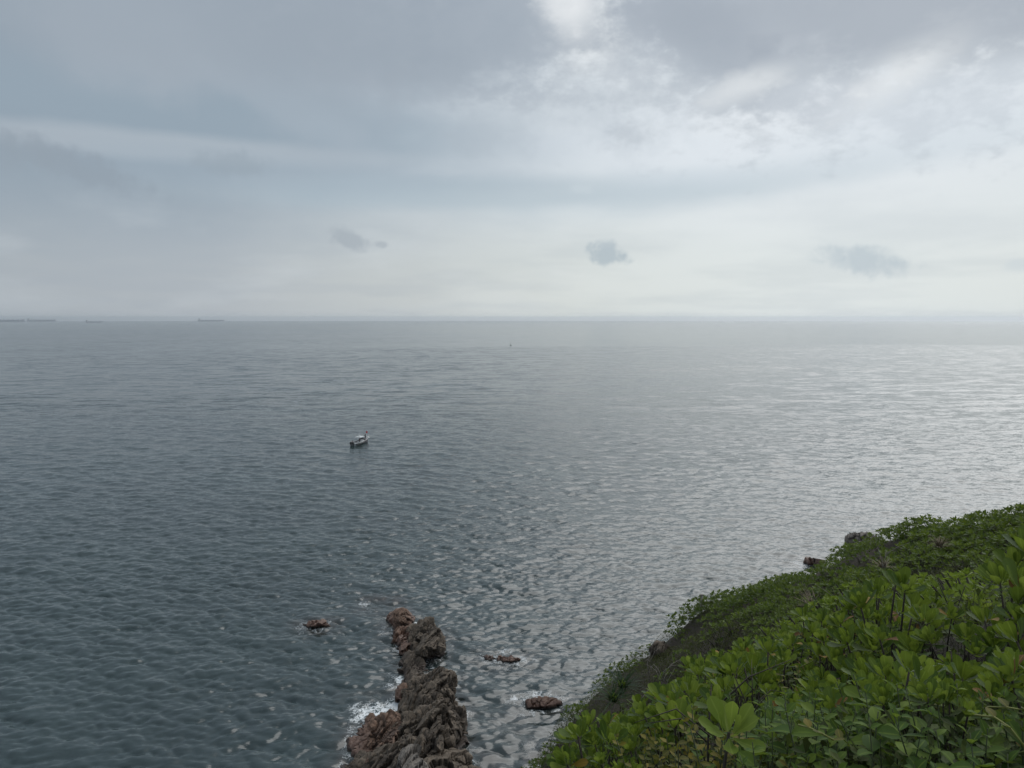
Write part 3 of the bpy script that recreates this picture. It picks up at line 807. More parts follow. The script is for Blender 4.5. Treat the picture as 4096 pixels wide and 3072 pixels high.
# ------------------------------------------------------------------ boat
WHITE = plain('white_gelcoat', (.74, .75, .74), .35, 0, .12)
NAVY = plain('navy_gelcoat', (.018, .030, .060), .35, 0, .2)
BLACK = plain('black_plastic', (.012, .014, .016), .35, 0, .2)
STEEL = plain('steel', (.55, .56, .57), .3, .9, .1)
GREYD = plain('grey_deck', (.32, .32, .32), .7)
REDF = plain('red_flag_cloth', (.55, .02, .025), .8)
ORANGE = plain('orange_stripe', (.42, .17, .08), .5)
bp = at_z(1412, 1783); bq = at_z(1472, 1766)
heading = math.atan2(bq[1] - bp[1], bq[0] - bp[0])
LB = 8.6
bo = ((bp[0] + bq[0]) / 2, (bp[1] + bq[1]) / 2, .0)
boat = empty('motor_boat', bo, heading, 'small white and navy motor boat with canopy, flag and people aboard', 'boat')
def hull_section(t):                     # t 0 stern .. 1 bow: half beam, sheer height, keel depth, chine
    beam = 1.25 * (1 - max(0, (t - .45) / .55) ** 2.2) + .02
    sheer = .78 + .75 * t ** 2.2
    keel = -.42 + .42 * max(0, (t - .72) / .28) ** 2
    return beam, sheer, keel
ST = np.linspace(0, 1, 22)
def loft(lo, hi, name, m, par, out_=0.0):
    V = []; n = 9
    for t in ST:
        bmv, sh, kl = hull_section(t)
        x = -LB / 2 + LB * t + .35 * 0
        for j in range(n):
            s = lo + (hi - lo) * j / (n - 1)         # 0 keel .. 1 sheer
            wdt = bmv * (s ** .42) * (.86 + .14 * s) + out_
            V.append((x + .55 * t ** 3 * (s - .4), -wdt, kl + (sh - kl) * s))
    nV = len(V)
    Fs = [tuple(f) for f in grid_faces(len(ST), n)]
    V2 = [(a, -b, c) for a, b, c in V]
    Fs2 = [tuple(i + nV for i in f[::-1]) for f in Fs]
    mb = MB(); mb.add(V + V2, Fs + Fs2)
    return mb.build(name, m, par, True)
hull = loft(0, 1, 'hull', NAVY, boat)
tr = MB(); b0 = hull_section(0)
n = 9; V = [(-LB / 2, -b0[0] * ((j / 8) ** .42) * (.86 + .14 * j / 8), b0[2] + (b0[1] - b0[2]) * j / 8) for j in range(n)]
V += [(a, -b, c) for a, b, c in V[::-1]]
tr.add(V, [tuple(range(len(V)))]).build('transom', WHITE, hull)
# white swoosh along the after topsides with two thin stripes
def band(t0, t1, f0, f1, name, m, o_):
    mb = MB()
    for sgn in (-1, 1):
        V = []
        ts = np.linspace(t0, t1, 16)
        for t in ts:
            bmv, sh, kl = hull_section(t)
            for s in (f0(t), f1(t)):
                wdt = bmv * (s ** .42) * (.86 + .14 * s) + o_
                V.append((-LB / 2 + LB * t + .55 * t ** 3 * (s - .4), sgn * wdt, kl + (sh - kl) * s))
        mb.add(V, [(2 * i, 2 * i + 2, 2 * i + 3, 2 * i + 1) for i in range(15)])
    return mb.build(name, m, hull, True)
rise = lambda t, a: min(.97, max(.30, a + 1.05 * max(0, t - .1) ** 1.3))
band(0, .97, lambda t: rise(t, .36), lambda t: .999, 'white_topside', WHITE, .012)
band(.12, .8, lambda t: rise(t, .30), lambda t: rise(t, .34), 'stripe', ORANGE, .018)
band(.05, .7, lambda t: rise(t, .46), lambda t: min(.98, rise(t, .50)), 'stripe', NAVY, .022)
gun = MB()
for sgn in (-1, 1):
    gun.tube([(-LB / 2 + LB * t + .55 * t ** 3 * .6, sgn * (hull_section(t)[0] * 1.0 + .01), hull_section(t)[1] + .02) for t in ST], .055, 6)
gun.build('gunwale', WHITE, boat, True)
dk = MB(); V = []
for t in ST:
    bmv = hull_section(t)[0]
    zz = .38 if t < .66 else .38 + (hull_section(t)[1] - .44) * sstep(np.array(t), .66, .74)
    V += [(-LB / 2 + LB * t, -bmv * .93, float(zz)), (-LB / 2 + LB * t, bmv * .93, float(zz))]
dk.add(V, [(2 * i, 2 * i + 1, 2 * i + 3, 2 * i + 2) for i in range(len(ST) - 1)]).build('deck', GREYD, boat)
for sy in (-.42, .42):
    e = MB(); e.box((-LB / 2 - .50, sy, .95), (.72, .50, .72), 0, .82, .09).box((-LB / 2 - .42, sy, .35), (.30, .22, .7)).box((-LB / 2 - .36, sy, -.2), (.38, .12, .5))
    e.tube([(-LB / 2 - .1, sy, .62), (-LB / 2 - .45, sy, .62)], .09, 6)
    e.build('outboard_engine', BLACK, boat, False)
MB().box((-LB / 2 + .35, 0, .62), (.55, 1.9, .5), 0, .96, .05).build('stern_bench', WHITE, boat)
con = MB().box((.25, 0, .85), (.75, .95, .95), 0, .84, .07).build('console', WHITE, boat)
MB().box((.52, 0, 1.50), (.05, .85, .42), 0, .9).build('windscreen', BLACK, con)
MB().box((-.75, 0, .68), (.5, .95, .62), 0, .95, .06).build('seat', WHITE, boat)
MB().box((1.55, 0, .62), (.9, .9, .5), 0, .92, .06).build('seat', WHITE, boat)
can = MB(); V = []; nx, ny = 9, 7
for i in range(nx):
    for j in range(ny):
        a, b = i / (nx - 1) * 2 - 1, j / (ny - 1) * 2 - 1
        V.append((-.35 + a * 1.35, b * 1.0, 2.42 - .10 * a * a - .12 * b * b))
V += [(a, b, c - .06) for a, b, c in V]
fs = [tuple(f) for f in grid_faces(nx, ny)]
fs += [tuple(i + nx * ny for i in f[::-1]) for f in fs]
can.add(V, fs)
can.box((-.35, 0, 2.30), (2.6, 1.9, .06)); can.build('canopy', WHITE, boat, False)
for px in (-1.5, .75):
    for py in (-.85, .85): MB().tube([(px, py * 1.1, .5), (px, py, 2.3)], .03, 6).build('canopy_post', STEEL, boat, True)
ms = MB(); ms.box((-.6, 0, 2.58), (.5, .5, .2), 0, .8, .05).tube([(-.75, 0, 2.5), (-.75, 0, 3.35)], .03, 6).tube([(-.75, -.5, 2.85), (-.75, .5, 2.85)], .03, 6).tube([(-1.2, 0, 2.4), (-.75, 0, 3.1)], .025, 5)
ms.build('mast', WHITE, boat)
rl = MB()
for sgn in (-1, 1):
    rl.tube([(LB / 2 - 2.6, sgn * 1.05, 1.15), (LB / 2 - 2.4, sgn * 1.02, 1.7), (LB / 2 - .8, sgn * .55, 1.98), (LB / 2 + .25, 0, 2.1)], .025, 5)
    for q in (-1.6, -.7): rl.tube([(LB / 2 + q, sgn * (.86 if q < -1 else .5), 1.2), (LB / 2 + q, sgn * (.82 if q < -1 else .5), 1.92)], .02, 5)
rl.build('bow_rail', STEEL, boat, True)
MB().tube([(LB / 2 + .0, 0, 1.45), (LB / 2 + .75, 0, 1.35)], [.10, .07], 6).box((LB / 2 + .55, 0, 1.22), (.5, .34, .10)).build('anchor', WHITE, boat)
MB().tube([(LB / 2 - .85, .2, 1.3), (LB / 2 - .85, .2, 3.55)], .025, 6).build('flag_pole', WHITE, boat)
fl = MB(); V = []
for i in range(9):
    for j in range(5):
        a = i / 8
        V.append((LB / 2 - .85 + a * .95, .2 + .10 * math.sin(a * 7) * a, 3.5 - j * .17 - .08 * a))
nv = len(V); V += [(a, b + .012, c) for a, b, c in V]
fs = [tuple(f) for f in grid_faces(9, 5)]
fl.add(V, fs + [tuple(i + nv for i in f[::-1]) for f in fs]).build('flag', REDF, boat, True)
for yy, zz in ((-.9, 1.02), (.9, 1.02)): MB().tube([(-LB / 2 + .1, yy, zz), (-LB / 2 + 1.9, yy, zz + .08)], .04, 5).build('stern_rail', STEEL, boat, True)
BM = Matrix.Translation(bo) @ Matrix.Rotation(heading, 4, 'Z')
SK, HR = (.36, .22, .15), (.015, .012, .010)
person(BM, (LB / 2 - 1.55, .0, 1.02), heading - 1.2, 'stand', (.16, .18, .20), (.05, .06, .09), SK, HR, 'person in grey top standing at the bow below the red flag')
person(BM, (1.75, -.45, .88 - .48 + .0), heading - 2.0, 'sit', (.02, .02, .03), (.03, .03, .04), SK, HR, 'person in black sitting forward of the console')
person(BM, (2.2, .45, .42), heading - .3, 'stand', (.62, .64, .66), (.04, .05, .07), SK, HR, 'person in white top standing midway between console and bow')
person(BM, (.85, .75, .38), heading + 3.0, 'stand', (.05, .06, .10), (.03, .03, .04), SK, HR, 'person in dark blue top standing beside the console')
person(BM, (-.72, -.22, .50), heading, 'sit', (.55, .52, .58), (.06, .06, .08), SK, HR, 'person in pale top sitting under the canopy')
person(BM, (-1.6, -.7, .38), heading - 1.4, 'stand', (.04, .04, .06), (.05, .05, .06), SK, HR, 'person in black standing behind the canopy')
person(BM, (-LB / 2 + .55, .5, .39), heading + .3, 'sit', (.10, .05, .07), (.03, .03, .05), SK, HR, 'person in maroon sitting on the stern bench')

# ------------------------------------------------------------------ ships on the horizon
SHIPH = plain('ship_hull_hazed_paint', (.45, .48, .52), .6, 0, .3, .05)  # lightened colour stands in for the haze that fades the hulls
SHIPR = plain('ship_red_boot', (.12, .03, .025), .6, 0, .3, .05)
SHIPW = plain('ship_white_paint', (.55, .56, .55), .5, 0, .15, .05)
SHIPG = plain('ship_grey_paint', (.45, .46, .48), .6, 0, .2, .05)
def ship(u0, u1, y, hh, house, label, gear, flip=False):
    xa, _, _ = at_y(u0, 1270, y); xb, _, _ = at_y(u1, 1270, y)
    L = xb - xa; cx = (xa + xb) / 2
    root = empty('cargo_ship', (cx, y, sea_drop(cx, y)), 0, label, 'ship', 'ships far out on the horizon')
    Bm = L * .075
    V = []; ts = np.linspace(0, 1, 14)
    for t in ts:
        k = min(1, (t / .06) ** .5) * min(1, ((1 - t) / .12) ** .55) + .03
        for s in (-1, 1):
            for z in (-8, 0, hh * .45, hh + hh * .25 * max(0, (t - .9) / .1)):
                V.append((-L / 2 + L * t + (L * .015 * z / hh if t > .93 else 0), s * Bm * k, z))
    Fs = []
    for i in range(13):
        for s in range(2):
            for j in range(3):
                a = i * 8 + s * 4 + j
                q = (a, a + 8, a + 9, a + 1)
                Fs.append(q if s == 0 else q[::-1])
        Fs.append((i * 8 + 3, i * 8 + 11, i * 8 + 15, i * 8 + 7))
    Fs.append((0, 1, 2, 3, 7, 6, 5, 4)); Fs.append(tuple(13 * 8 + k for k in (4, 5, 6, 7, 3, 2, 1, 0)))
    h = MB().add(V, Fs).build('hull', SHIPH, root)
    hx = -L / 2 + L * .09
    MB().box((hx, 0, hh + house * .35), (L * .055, Bm * 1.7, house * .7)).box((hx + L * .012, 0, hh + house * .78), (L * .03, Bm * 1.95, house * .18)).build('deckhouse', SHIPG, root)
    MB().box((hx - L * .035, 0, hh + house * .45), (L * .022, Bm * .5, house * .9), 0, .85).build('funnel', SHIPH, root)
    MB().tube([(hx, 0, hh + house * .8), (hx, 0, hh + house * 1.35)], L * .003, 5).build('mast', SHIPW, root)
    for k in range(gear):
        x = -L / 2 + L * (.2 + .68 * k / max(1, gear - 1))
        MB().box((x, 0, hh + L * .004), (L * .055, Bm * 1.2, L * .008)).build('hatch_cover', SHIPH, root)
    MB().tube([(L * .45, 0, hh), (L * .45, 0, hh + house * .7)], L * .003, 5).build('foremast', SHIPW, root)
    return root
ship(-70, 96, 10200, 26, 24, 'long dark ship cut off by the left edge of the picture', 7)
ship(107, 221, 11500, 26, 28, 'faint pale ship with deckhouse at its left end, second from the left edge', 7)
ship(342, 409, 7600, 9, 21, 'small low laden ship with deckhouse left, third from the left edge', 5)
ship(790, 895, 11500, 20, 28, 'faint ship farthest right on the horizon, deckhouse at its left end', 7)

# ------------------------------------------------------------------ buoy and birds
bx, by, _ = at_z(2043, 1381)
by_ = empty('spar_buoy', (bx, by, 0), 0, 'dark spar buoy with tall pole standing far out in the sea', 'buoy')
DARKB = plain('dark_buoy_paint', (.10, .12, .12), .6)
fb = MB(); prof = [(0, -.6), (.9, -.4), (1.35, .05), (1.3, .35), (.7, .6), (.15, .75)]
V = [(r * math.cos(a * math.pi / 6), r * math.sin(a * math.pi / 6), z) for r, z in prof for a in range(12)]
fb.add(V, [tuple(f) for f in grid_faces(len(prof), 12, True)]); fb.build('float', DARKB, by_, True)
MB().tube([(0, 0, .6), (0, 0, 4.4)], .10, 6).build('pole', DARKB, by_)
MB().box((0, 0, 2.5), (.55, .55, .9), 0, .7, .06).build('lantern', DARKB, by_)
MB().box((0, 0, 4.6), (.6, .6, .5), 0, .4, .05).build('top_mark', DARKB, by_)
BIRD = plain('dark_feathers', (.05, .05, .055), .8)
for (u, v, d, s, lb) in ((1499, 1287, 420, .8, 'dark seabird just below the horizon left of centre'), (1512, 1425, 330, .8, 'dark seabird low over the water left of centre'), (1442, 1168, 500, .8, 'tiny seabird in the sky above the horizon left of centre')):
    q = at_y(u, v, d)
    r = empty('seabird', q, .6, lb, 'bird', 'seabirds over the sea')
    mb = MB(); mb.tube([(0, -.25 * s, 0), (0, -.1 * s, 0), (0, .12 * s, .01), (0, .24 * s, .02), (0, .30 * s, .01)], [.02 * s, .07 * s, .07 * s, .04 * s, .008 * s], 7); mb.build('body', BIRD, r, True)
    for sg in (-1, 1):
        V = [(0, .10, .02), (0, -.06, .02), (sg * .28, .12, .12), (sg * .28, -.03, .12), (sg * .60, .02, .06), (sg * .60, -.02, .06)]
        V = [(a * s, b * s, c * s) for a, b, c in V]; V += [(a, b, c - .012) for a, b, c in V]
        MB().add(V, [(0, 2, 3, 1), (2, 4, 5, 3), (7, 9, 8, 6), (9, 11, 10, 8)]).build('wing', BIRD, r)

# ------------------------------------------------------------------ vegetation
def leaf_mat(name, c0, c1, c2, trans=.34, gloss=.42, rib=1.35):
    m, t, p, out = mat(name)
    oi = t.new('ShaderNodeObjectInfo')
    ta = t.new('ShaderNodeAttribute'); ta.attribute_name = 'tint'
    ra = t.new('ShaderNodeAttribute'); ra.attribute_name = 'rib'
    f = t.m('FRACT', t.m('ADD', oi.outputs['Random'], ta.outputs['Fac']))
    co = t.new('ShaderNodeNewGeometry').outputs['Position']
    n = t.noise(co, 14.0, 3, .6)
    c = t.ramp(t.m('ADD', t.m('MULTIPLY', f, .8), t.m('MULTIPLY', n, .25)), [(.1, c0), (.55, c1), (.95, c2)])
    c = t.mix(t.m('MULTIPLY', t.rng(ra.outputs['Fac'], .80, 1.0), .55), c, tuple(x * rib for x in c2[:3]) + (1,))
    t.put(p.inputs['Base Color'], c)
    p.inputs['Roughness'].default_value = gloss
    p.inputs['Specular IOR Level'].default_value = .14
    tr = t.new('ShaderNodeBsdfTranslucent')
    t.put(tr.inputs[0], t.mix(.5, c, (.24, .32, .03, 1)))
    mx = t.new('ShaderNodeMixShader'); mx.inputs[0].default_value = trans
    t.put(mx.inputs[1], p.outputs[0]); t.put(mx.inputs[2], tr.outputs[0]); t.put(out.inputs[0], mx.outputs[0])
    return m
G_BRIGHT = leaf_mat('bright_broad_leaf', (.075, .125, .020, 1), (.140, .205, .036, 1), (.225, .285, .060, 1), .40)
G_PALE = leaf_mat('pale_large_leaf', (.16, .23, .04, 1), (.19, .26, .05, 1), (.23, .29, .06, 1), .45)
G_FAR = leaf_mat('ridge_leaf', (.040, .072, .018, 1), (.080, .124, .028, 1), (.145, .195, .046, 1), .36)
G_DULL = leaf_mat('dull_scrub_leaf', (.024, .028, .012, 1), (.040, .048, .018, 1), (.068, .070, .028, 1), .2, .8)
G_DARK = leaf_mat('dark_ovate_leaf', (.030, .066, .014, 1), (.066, .122, .024, 1), (.155, .215, .036, 1), .36, .6)
G_YELL = leaf_mat('yellowing_leaf', (.060, .070, .012, 1), (.115, .105, .016, 1), (.20, .16, .022, 1), .34, .5)
G_OLD = leaf_mat('withered_leaf', (.10, .045, .014, 1), (.16, .085, .02, 1), (.23, .16, .03, 1), .2, .6)
BARK = plain('shrub_bark', (.060, .050, .036), .9, 0, .4, 40.0)
GSTEM = plain('green_stem', (.055, .075, .022), .7)
TWIG = plain('bleached_twig', (.30, .27, .23), .9, 0, .3, 30.0)
STRAW = plain('dry_straw', (.22, .18, .115), .9, 0, .35, 30.0)
DRYM, t, p, _ = mat('dry_scrub_stems')
a_ = t.new('ShaderNodeAttribute'); a_.attribute_name = 'tint'
t.put(p.inputs['Base Color'], t.ramp(a_.outputs['Fac'], [(0.0, (.020, .017, .012, 1)), (.55, (.040, .033, .023, 1)), (.75, (.034, .042, .015, 1)), (.96, (.045, .052, .020, 1)), (1.0, (.11, .095, .07, 1))]))
p.inputs['Roughness'].default_value = .95

def leaf_shape(prof, curl, fold, m, name, wave=0.0, side=0.0):
    """one leaf along +Y, unit long, upper side +Z: three vertices per station"""
    V = []; rib = []
    for i, (tt, wd) in enumerate(prof):
        z = curl * tt * tt - .12 * tt
        sx = side * tt * tt
        V += [(sx - wd, tt, z + fold * wd + wave * math.sin(i * 2.1)), (sx, tt, z), (sx + wd, tt, z + fold * wd - wave * math.sin(i * 2.1))]
        rib += [0, 1, 0]
    Fs = []
    for i in range(len(prof) - 1):
        a = 3 * i
        Fs += [(a, a + 1, a + 4, a + 3), (a + 1, a + 2, a + 5, a + 4)]
    me = mesh_np(name, V, Fs, True, m); attr(me, 'rib', rib)
    return me
OBO = [(0, .025), (.18, .07), (.42, .15), (.66, .225), (.84, .225), (.95, .145), (1.0, .03)]
OVA = [(0, .02), (.10, .12), (.28, .27), (.50, .31), (.72, .24), (.90, .11), (1.0, .01)]
def leafset(prof, m, name, n=4, cu=(-.25, .25), fo=(.1, .5)):
    return [leaf_shape([(t_, w_ * random.uniform(.88, 1.12)) for t_, w_ in prof], random.uniform(*cu), random.uniform(*fo), m, name, .008, random.uniform(-.08, .08)) for _ in range(n)]
G_MATURE_SHADED = leaf_mat('mature_shaded_broad_leaf', (.034, .070, .014, 1), (.060, .108, .022, 1), (.100, .150, .032, 1), .34)  # older outer leaves, their darker colour also painting in shade low in the rosette
L_OBO = leafset(OBO, G_BRIGHT, 'leaf', 6, (.0, .30)); L_MAT_SHADED = leafset(OBO, G_MATURE_SHADED, 'leaf', 5, (.0, .30)); L_PALE = leafset(OBO, G_PALE, 'leaf', 4, (.05, .3)); L_OLD = leafset(OBO, G_OLD, 'leaf', 2, (-.5, -.2))
L_OVA = leafset(OVA, G_DARK, 'leaf', 6, (-.45, .05), (.1, .4)); L_YEL = leafset(OVA, G_YELL, 'leaf', 4, (-.3, .1))

def aim(axis):
    return Vector(axis).to_track_quat('Z', 'Y').to_matrix().to_4x4()
def rosette(branch, tip, axis, leaves, n, size, old=.02, cup=(82, 20)):
    A = Matrix.Translation(tip) @ aim(axis)
    a0 = random.uniform(0, 6.28)
    for i in range(n):
        f = (i + .5) / n
        e = math.radians(cup[0] + (cup[1] - cup[0]) * f ** .8 + random.uniform(-7, 7))
        L = size * (.62 + .42 * math.sin(min(1, f * 1.25) * 1.9)) * random.uniform(.85, 1.12)
        o = bpy.data.objects.new('leaf', random.choice(L_OLD if (f > .7 and random.random() < old * 3) else L_MAT_SHADED if (leaves is L_OBO and f > random.uniform(.35, .75)) else leaves))
        link(o, branch)
        setm(o, A @ Matrix.Rotation(a0 + i * 2.39996 + random.uniform(-.2, .2), 4, 'Z') @ Matrix.Translation((0, .012, -.05 * size * f * 3)) @ Matrix.Rotation(e, 4, 'X') @ Matrix.Scale(L, 4))
def setm(o, M):
    o.matrix_parent_inverse = Matrix.Identity(4)
    o.matrix_basis = M
def branch_obj(root, p0, tip, r0, r1, m=BARK, bend=.12):
    mid = [(Vector(p0).lerp(Vector(tip), f) + Vector((random.uniform(-1, 1), random.uniform(-1, 1), -.3)) * bend * f * (1 - f) * (Vector(tip) - Vector(p0)).length) for f in (0, .33, .66, 1)]
    return MB().tube(mid, [r0, r0 * .7 + r1 * .3, r0 * .3 + r1 * .7, r1], 5).build('branch', m, root, True)
def shrub_proto(nb, R, hgt, size, leaves, nl=13, label=None):
    root = bpy.data.objects.new('broad_leaved_shrub', None); root.empty_display_size = .2; link(root)
    for k in range(nb):
        a = k * 2.39996 + random.uniform(-.3, .3); rr = R * math.sqrt((k + .4) / nb)
        h = hgt * random.uniform(.8, 1.15) * (1 - .28 * (rr / R) ** 2)
        tip = Vector((rr * math.cos(a), rr * math.sin(a), h))
        ax = Vector((math.cos(a) * rr / R * .75 + random.uniform(-.2, .2), math.sin(a) * rr / R * .75 + random.uniform(-.2, .2), 1))
        b = branch_obj(root, (0, 0, -.12), tip, .006, .004)
        rosette(b, tip, ax, leaves, nl + random.randint(-2, 3), size * random.uniform(.85, 1.15))
    return root
KIDS = {}
def kids_of(o):
    if o not in KIDS: KIDS[o] = list(o.children)
    return KIDS[o]
def copy_tree(o, parent=None):
    c = o.copy(); COL.objects.link(c)
    if parent is not None: c.parent = parent
    for ch in kids_of(o): copy_tree(ch, c)
    return c
def sprig_proto(name, ns, hgt, pairs, size, leaves, spread):
    root = bpy.data.objects.new(name, None); root.empty_display_size = .2; link(root)
    for s in range(ns):
        a = s * 2.4 + random.uniform(-.4, .4); R = spread * math.sqrt((s + .3) / ns)
        p0 = Vector((R * .5 * math.cos(a), R * .5 * math.sin(a), -.1)); h = hgt * random.uniform(.75, 1.15)
        tip = Vector((R * 1.2 * math.cos(a), R * 1.2 * math.sin(a), h))
        st = MB().tube([p0, p0.lerp(tip, .5) + Vector((0, 0, .04)), tip], [.0026, .0022, .0014], 5).build('stem', GSTEM, root, True)
        for q in range(pairs):
            f = .30 + .70 * (q + .5) / pairs
            pt = p0.lerp(tip, f) + Vector((0, 0, .16 * f * (1 - f)))
            for sd in (0, 1):
                e = math.radians(random.uniform(5, 38) + 34 * (f > .9))
                L = size * (1.0 if f < .86 else .62) * random.uniform(.75, 1.2)
                o = bpy.data.objects.new('leaf', random.choice(leaves))
                link(o, st)
                setm(o, Matrix.Translation(pt) @ Matrix.Rotation(q * 1.57 + sd * math.pi + random.uniform(-.45, .45) + a, 4, 'Z') @ Matrix.Rotation(e, 4, 'X') @ Matrix.Rotation(random.uniform(-.4, .4), 4, 'Y') @ Matrix.Scale(L, 4))
    return root

# placing: only what can be seen from the lookout and a little round it
def visible(P, slack=.25):
    ok = np.ones(len(P), bool)
    for f in np.linspace(.04, .96, 40):
        Q = P * f; zl = H + (P[:, 2] - H) * f
        ok &= zl > canopy_z(Q[:, 0], Q[:, 1]) - slack * (1 + .5 * f)
    return ok
def scatter(n, ylo, yhi, rmin, seed, um=250):
    r = np.random.default_rng(seed)
    y = ylo * (yhi / ylo) ** r.random(n * 3); x = (r.random(n * 3) * 1.05 - .12) * y * .9
    keep = []
    grid = {}
    for i in range(len(x)):
        rm = rmin(x[i], y[i])
        kx, ky = int(x[i] // .5), int(y[i] // .5); R = int(rm // .5) + 1
        if any((x[i] - x[j]) ** 2 + (y[i] - y[j]) ** 2 < rm * rm for a in range(-R, R + 1) for b in range(-R, R + 1) for j in grid.get((kx + a, ky + b), ())): continue
        grid.setdefault((kx, ky), []).append(i); keep.append(i)
    x, y = x[keep], y[keep]
    z = canopy_z(x, y)
    P = np.stack([x, y, z], 1)
    u, v = to_px(x, y, z)
    ok = (u > 1900) & (u < 4096 + um) & (v > 1850) & (v < 3072 + um * 1.3) & (z > 1)
    P, u, v = P[ok], u[ok], v[ok]
    vis = visible(P)
    return P[vis], u[vis], v[vis]
BROWN = [(2720, 2610, 190, 110), (2560, 2740, 190, 130), (2450, 2900, 220, 150), (2330, 3010, 170, 130), (2880, 2520, 130, 90), (2420, 2780, 90, 60), (3280, 2390, 70, 45), (3560, 2290, 110, 35), (3800, 2230, 200, 45), (2960, 2600, 60, 60), (2280, 2950, 80, 120)]
def bank_edge(u):
    return np.interp(u, [2200, 2400, 2600, 2740, 2900, 3000, 3150, 3300], [3050, 2915, 2845, 2785, 2640, 2545, 2485, 2400])
def brown(u, v):
    return np.max([np.exp(-(((u - a) / c) ** 2 + ((v - b) / d) ** 2)) for a, b, c, d in BROWN], 0)

# --- bright broad-leaved shrubs on the near bank, every leaf its own piece
protos = [shrub_proto(random.choice((4, 5, 6)), random.uniform(.17, .24), random.uniform(.30, .40), random.uniform(.064, .082), L_OBO, 12) for _ in range(7)]
P, U, Vv = scatter(5200, 1.5, 6.4, lambda x, y: .115 + .021 * y, 21)
used = set(); n_near = 0
order = np.argsort(np.hypot(P[:, 0], P[:, 1]))
def near_label(u, v, d, s):
    size = 'large' if s > .98 else ('small' if s < .76 else 'middling')
    row = 'front' if d < 3.0 else ('middle' if d < 4.4 else 'back')
    where = ('by the right edge of the picture' if u > 3900 else 'at the lower left tip of the near bank' if u < 2500 else 'left of the large pale rosette' if u < 2800 else
             'above the large pale rosette' if u < 3050 else 'right of the large pale rosette' if u < 3300 else 'in the middle of the near bank' if u < 3600 else 'on the upper right of the near bank')
    return f'{size} bright rosette shrub, {row} row, {where}'
for i in order:
    x, y, z = P[i]; u, v = U[i], Vv[i]
    d = math.hypot(x, y)
    if d < 1.7 or u < 2270 or v < bank_edge(u) + 28: continue
    dark = (u > 2950 and v > 2790 and d < 2.9) or (2640 < u <= 2950 and v > 2880 and d < 3.2)
    if dark and random.random() < .93: continue
    if random.random() < .10: continue
    if n_near >= 290: break
    k = random.randrange(len(protos))
    o = copy_tree(protos[k]) if k in used else protos[k]
    used.add(k)
    s = random.uniform(.72, 1.22) * (.62 + .38 * float(sstep(np.array(d), 1.8, 4.0)))
    gz = float(ground_z(np.array([x]), np.array([y]))[0])
    o.location = (x, y, max(gz, z - .36 * s)); o.rotation_euler = (random.uniform(-.15, .15), random.uniform(-.15, .15), random.uniform(0, 6.28)); o.scale = (s, s, s)
    tag(o, near_label(u, v, d, s), 'shrub', 'broad-leaved shrubs on the near bank')
    n_near += 1
for k, o in enumerate(protos):
    if k not in used:
        for c in list(o.children_recursive): bpy.data.objects.remove(c)
        bpy.data.objects.remove(o)

# --- dark ovate-leaved saplings right below the lookout
sp = [sprig_proto('ovate_leaved_sapling', random.choice((5, 6)), random.uniform(.28, .36), 5, random.uniform(.046, .062), L_OVA, .15) for _ in range(5)]
P, U, Vv = scatter(4000, 1.15, 3.1, lambda x, y: .09 + .018 * y, 33, 300)
used = set(); cnt = 0
def dark_label(u, v, s):
    size = 'large' if s > .98 else ('small' if s < .86 else 'middling')
    where = 'in the lower right corner' if u > 3800 else 'below the large pale rosette' if u < 3200 else 'right of the thin yellow vine' if u < 3500 else 'left of the hairy yellow vine'
    row = 'along the bottom edge ' if v > 2980 else 'in the second row ' if v > 2850 else 'just below the bright shrubs '
    return f'{size} oval-leaved sapling {row}{where}'
for i in range(len(P)):
    x, y, z = P[i]; u, v = U[i], Vv[i]
    d = math.hypot(x, y)
    if u < 2960 or v < 2640 or d < 1.15: continue
    if v < 2800 and random.random() < .45: continue
    k = random.randrange(len(sp)); o = copy_tree(sp[k]) if k in used else sp[k]; used.add(k)
    s = random.uniform(.75, 1.1)
    o.location = (x, y, z - .33 * s); o.rotation_euler = (random.uniform(-.2, .2), random.uniform(-.2, .2), random.uniform(0, 6.28)); o.scale = (s, s, s)
    tag(o, dark_label(u, v, s), 'sapling', 'oval-leaved saplings below the lookout'); cnt += 1
yl = [sprig_proto('yellowing_bush', 7, random.uniform(.24, .32), 7, .028, L_YEL, .17) for _ in range(3)]
used = set(); j = 0
for (u, v, d) in ((2680,3000,2.3),(2760,2960,2.2),(2860,2990,1.9),(2930,2960,1.8),(2790,3060,2.0),(2900,3060,1.75),(2640,3070,2.35),(3010,2990,1.7),(2600,2990,2.8),(3080,2900,2.0),(3180,2720,3.4),(3300,2760,3.0)):
    q = at_y(u, v, d); k = j % 3; o = copy_tree(yl[k]) if k in used else yl[k]; used.add(k); j += 1
    o.location = (q[0], q[1], q[2] - .27); o.rotation_euler = (random.uniform(-.25, .25), random.uniform(-.25, .25), random.uniform(0, 6.28))
    tag(o, 'olive yellow small-leaved bush ' + ('left below the large pale rosette, bottom edge' if u < 2700 and v > 3020 else 'under the left leaves of the large pale rosette' if u < 2700 else 'right under the large pale rosette' if u < 3050 and v < 3020 else 'at the bottom edge below the large pale rosette' if u < 3050 else 'among the green saplings'), 'bush', 'yellowing small-leaved bushes')

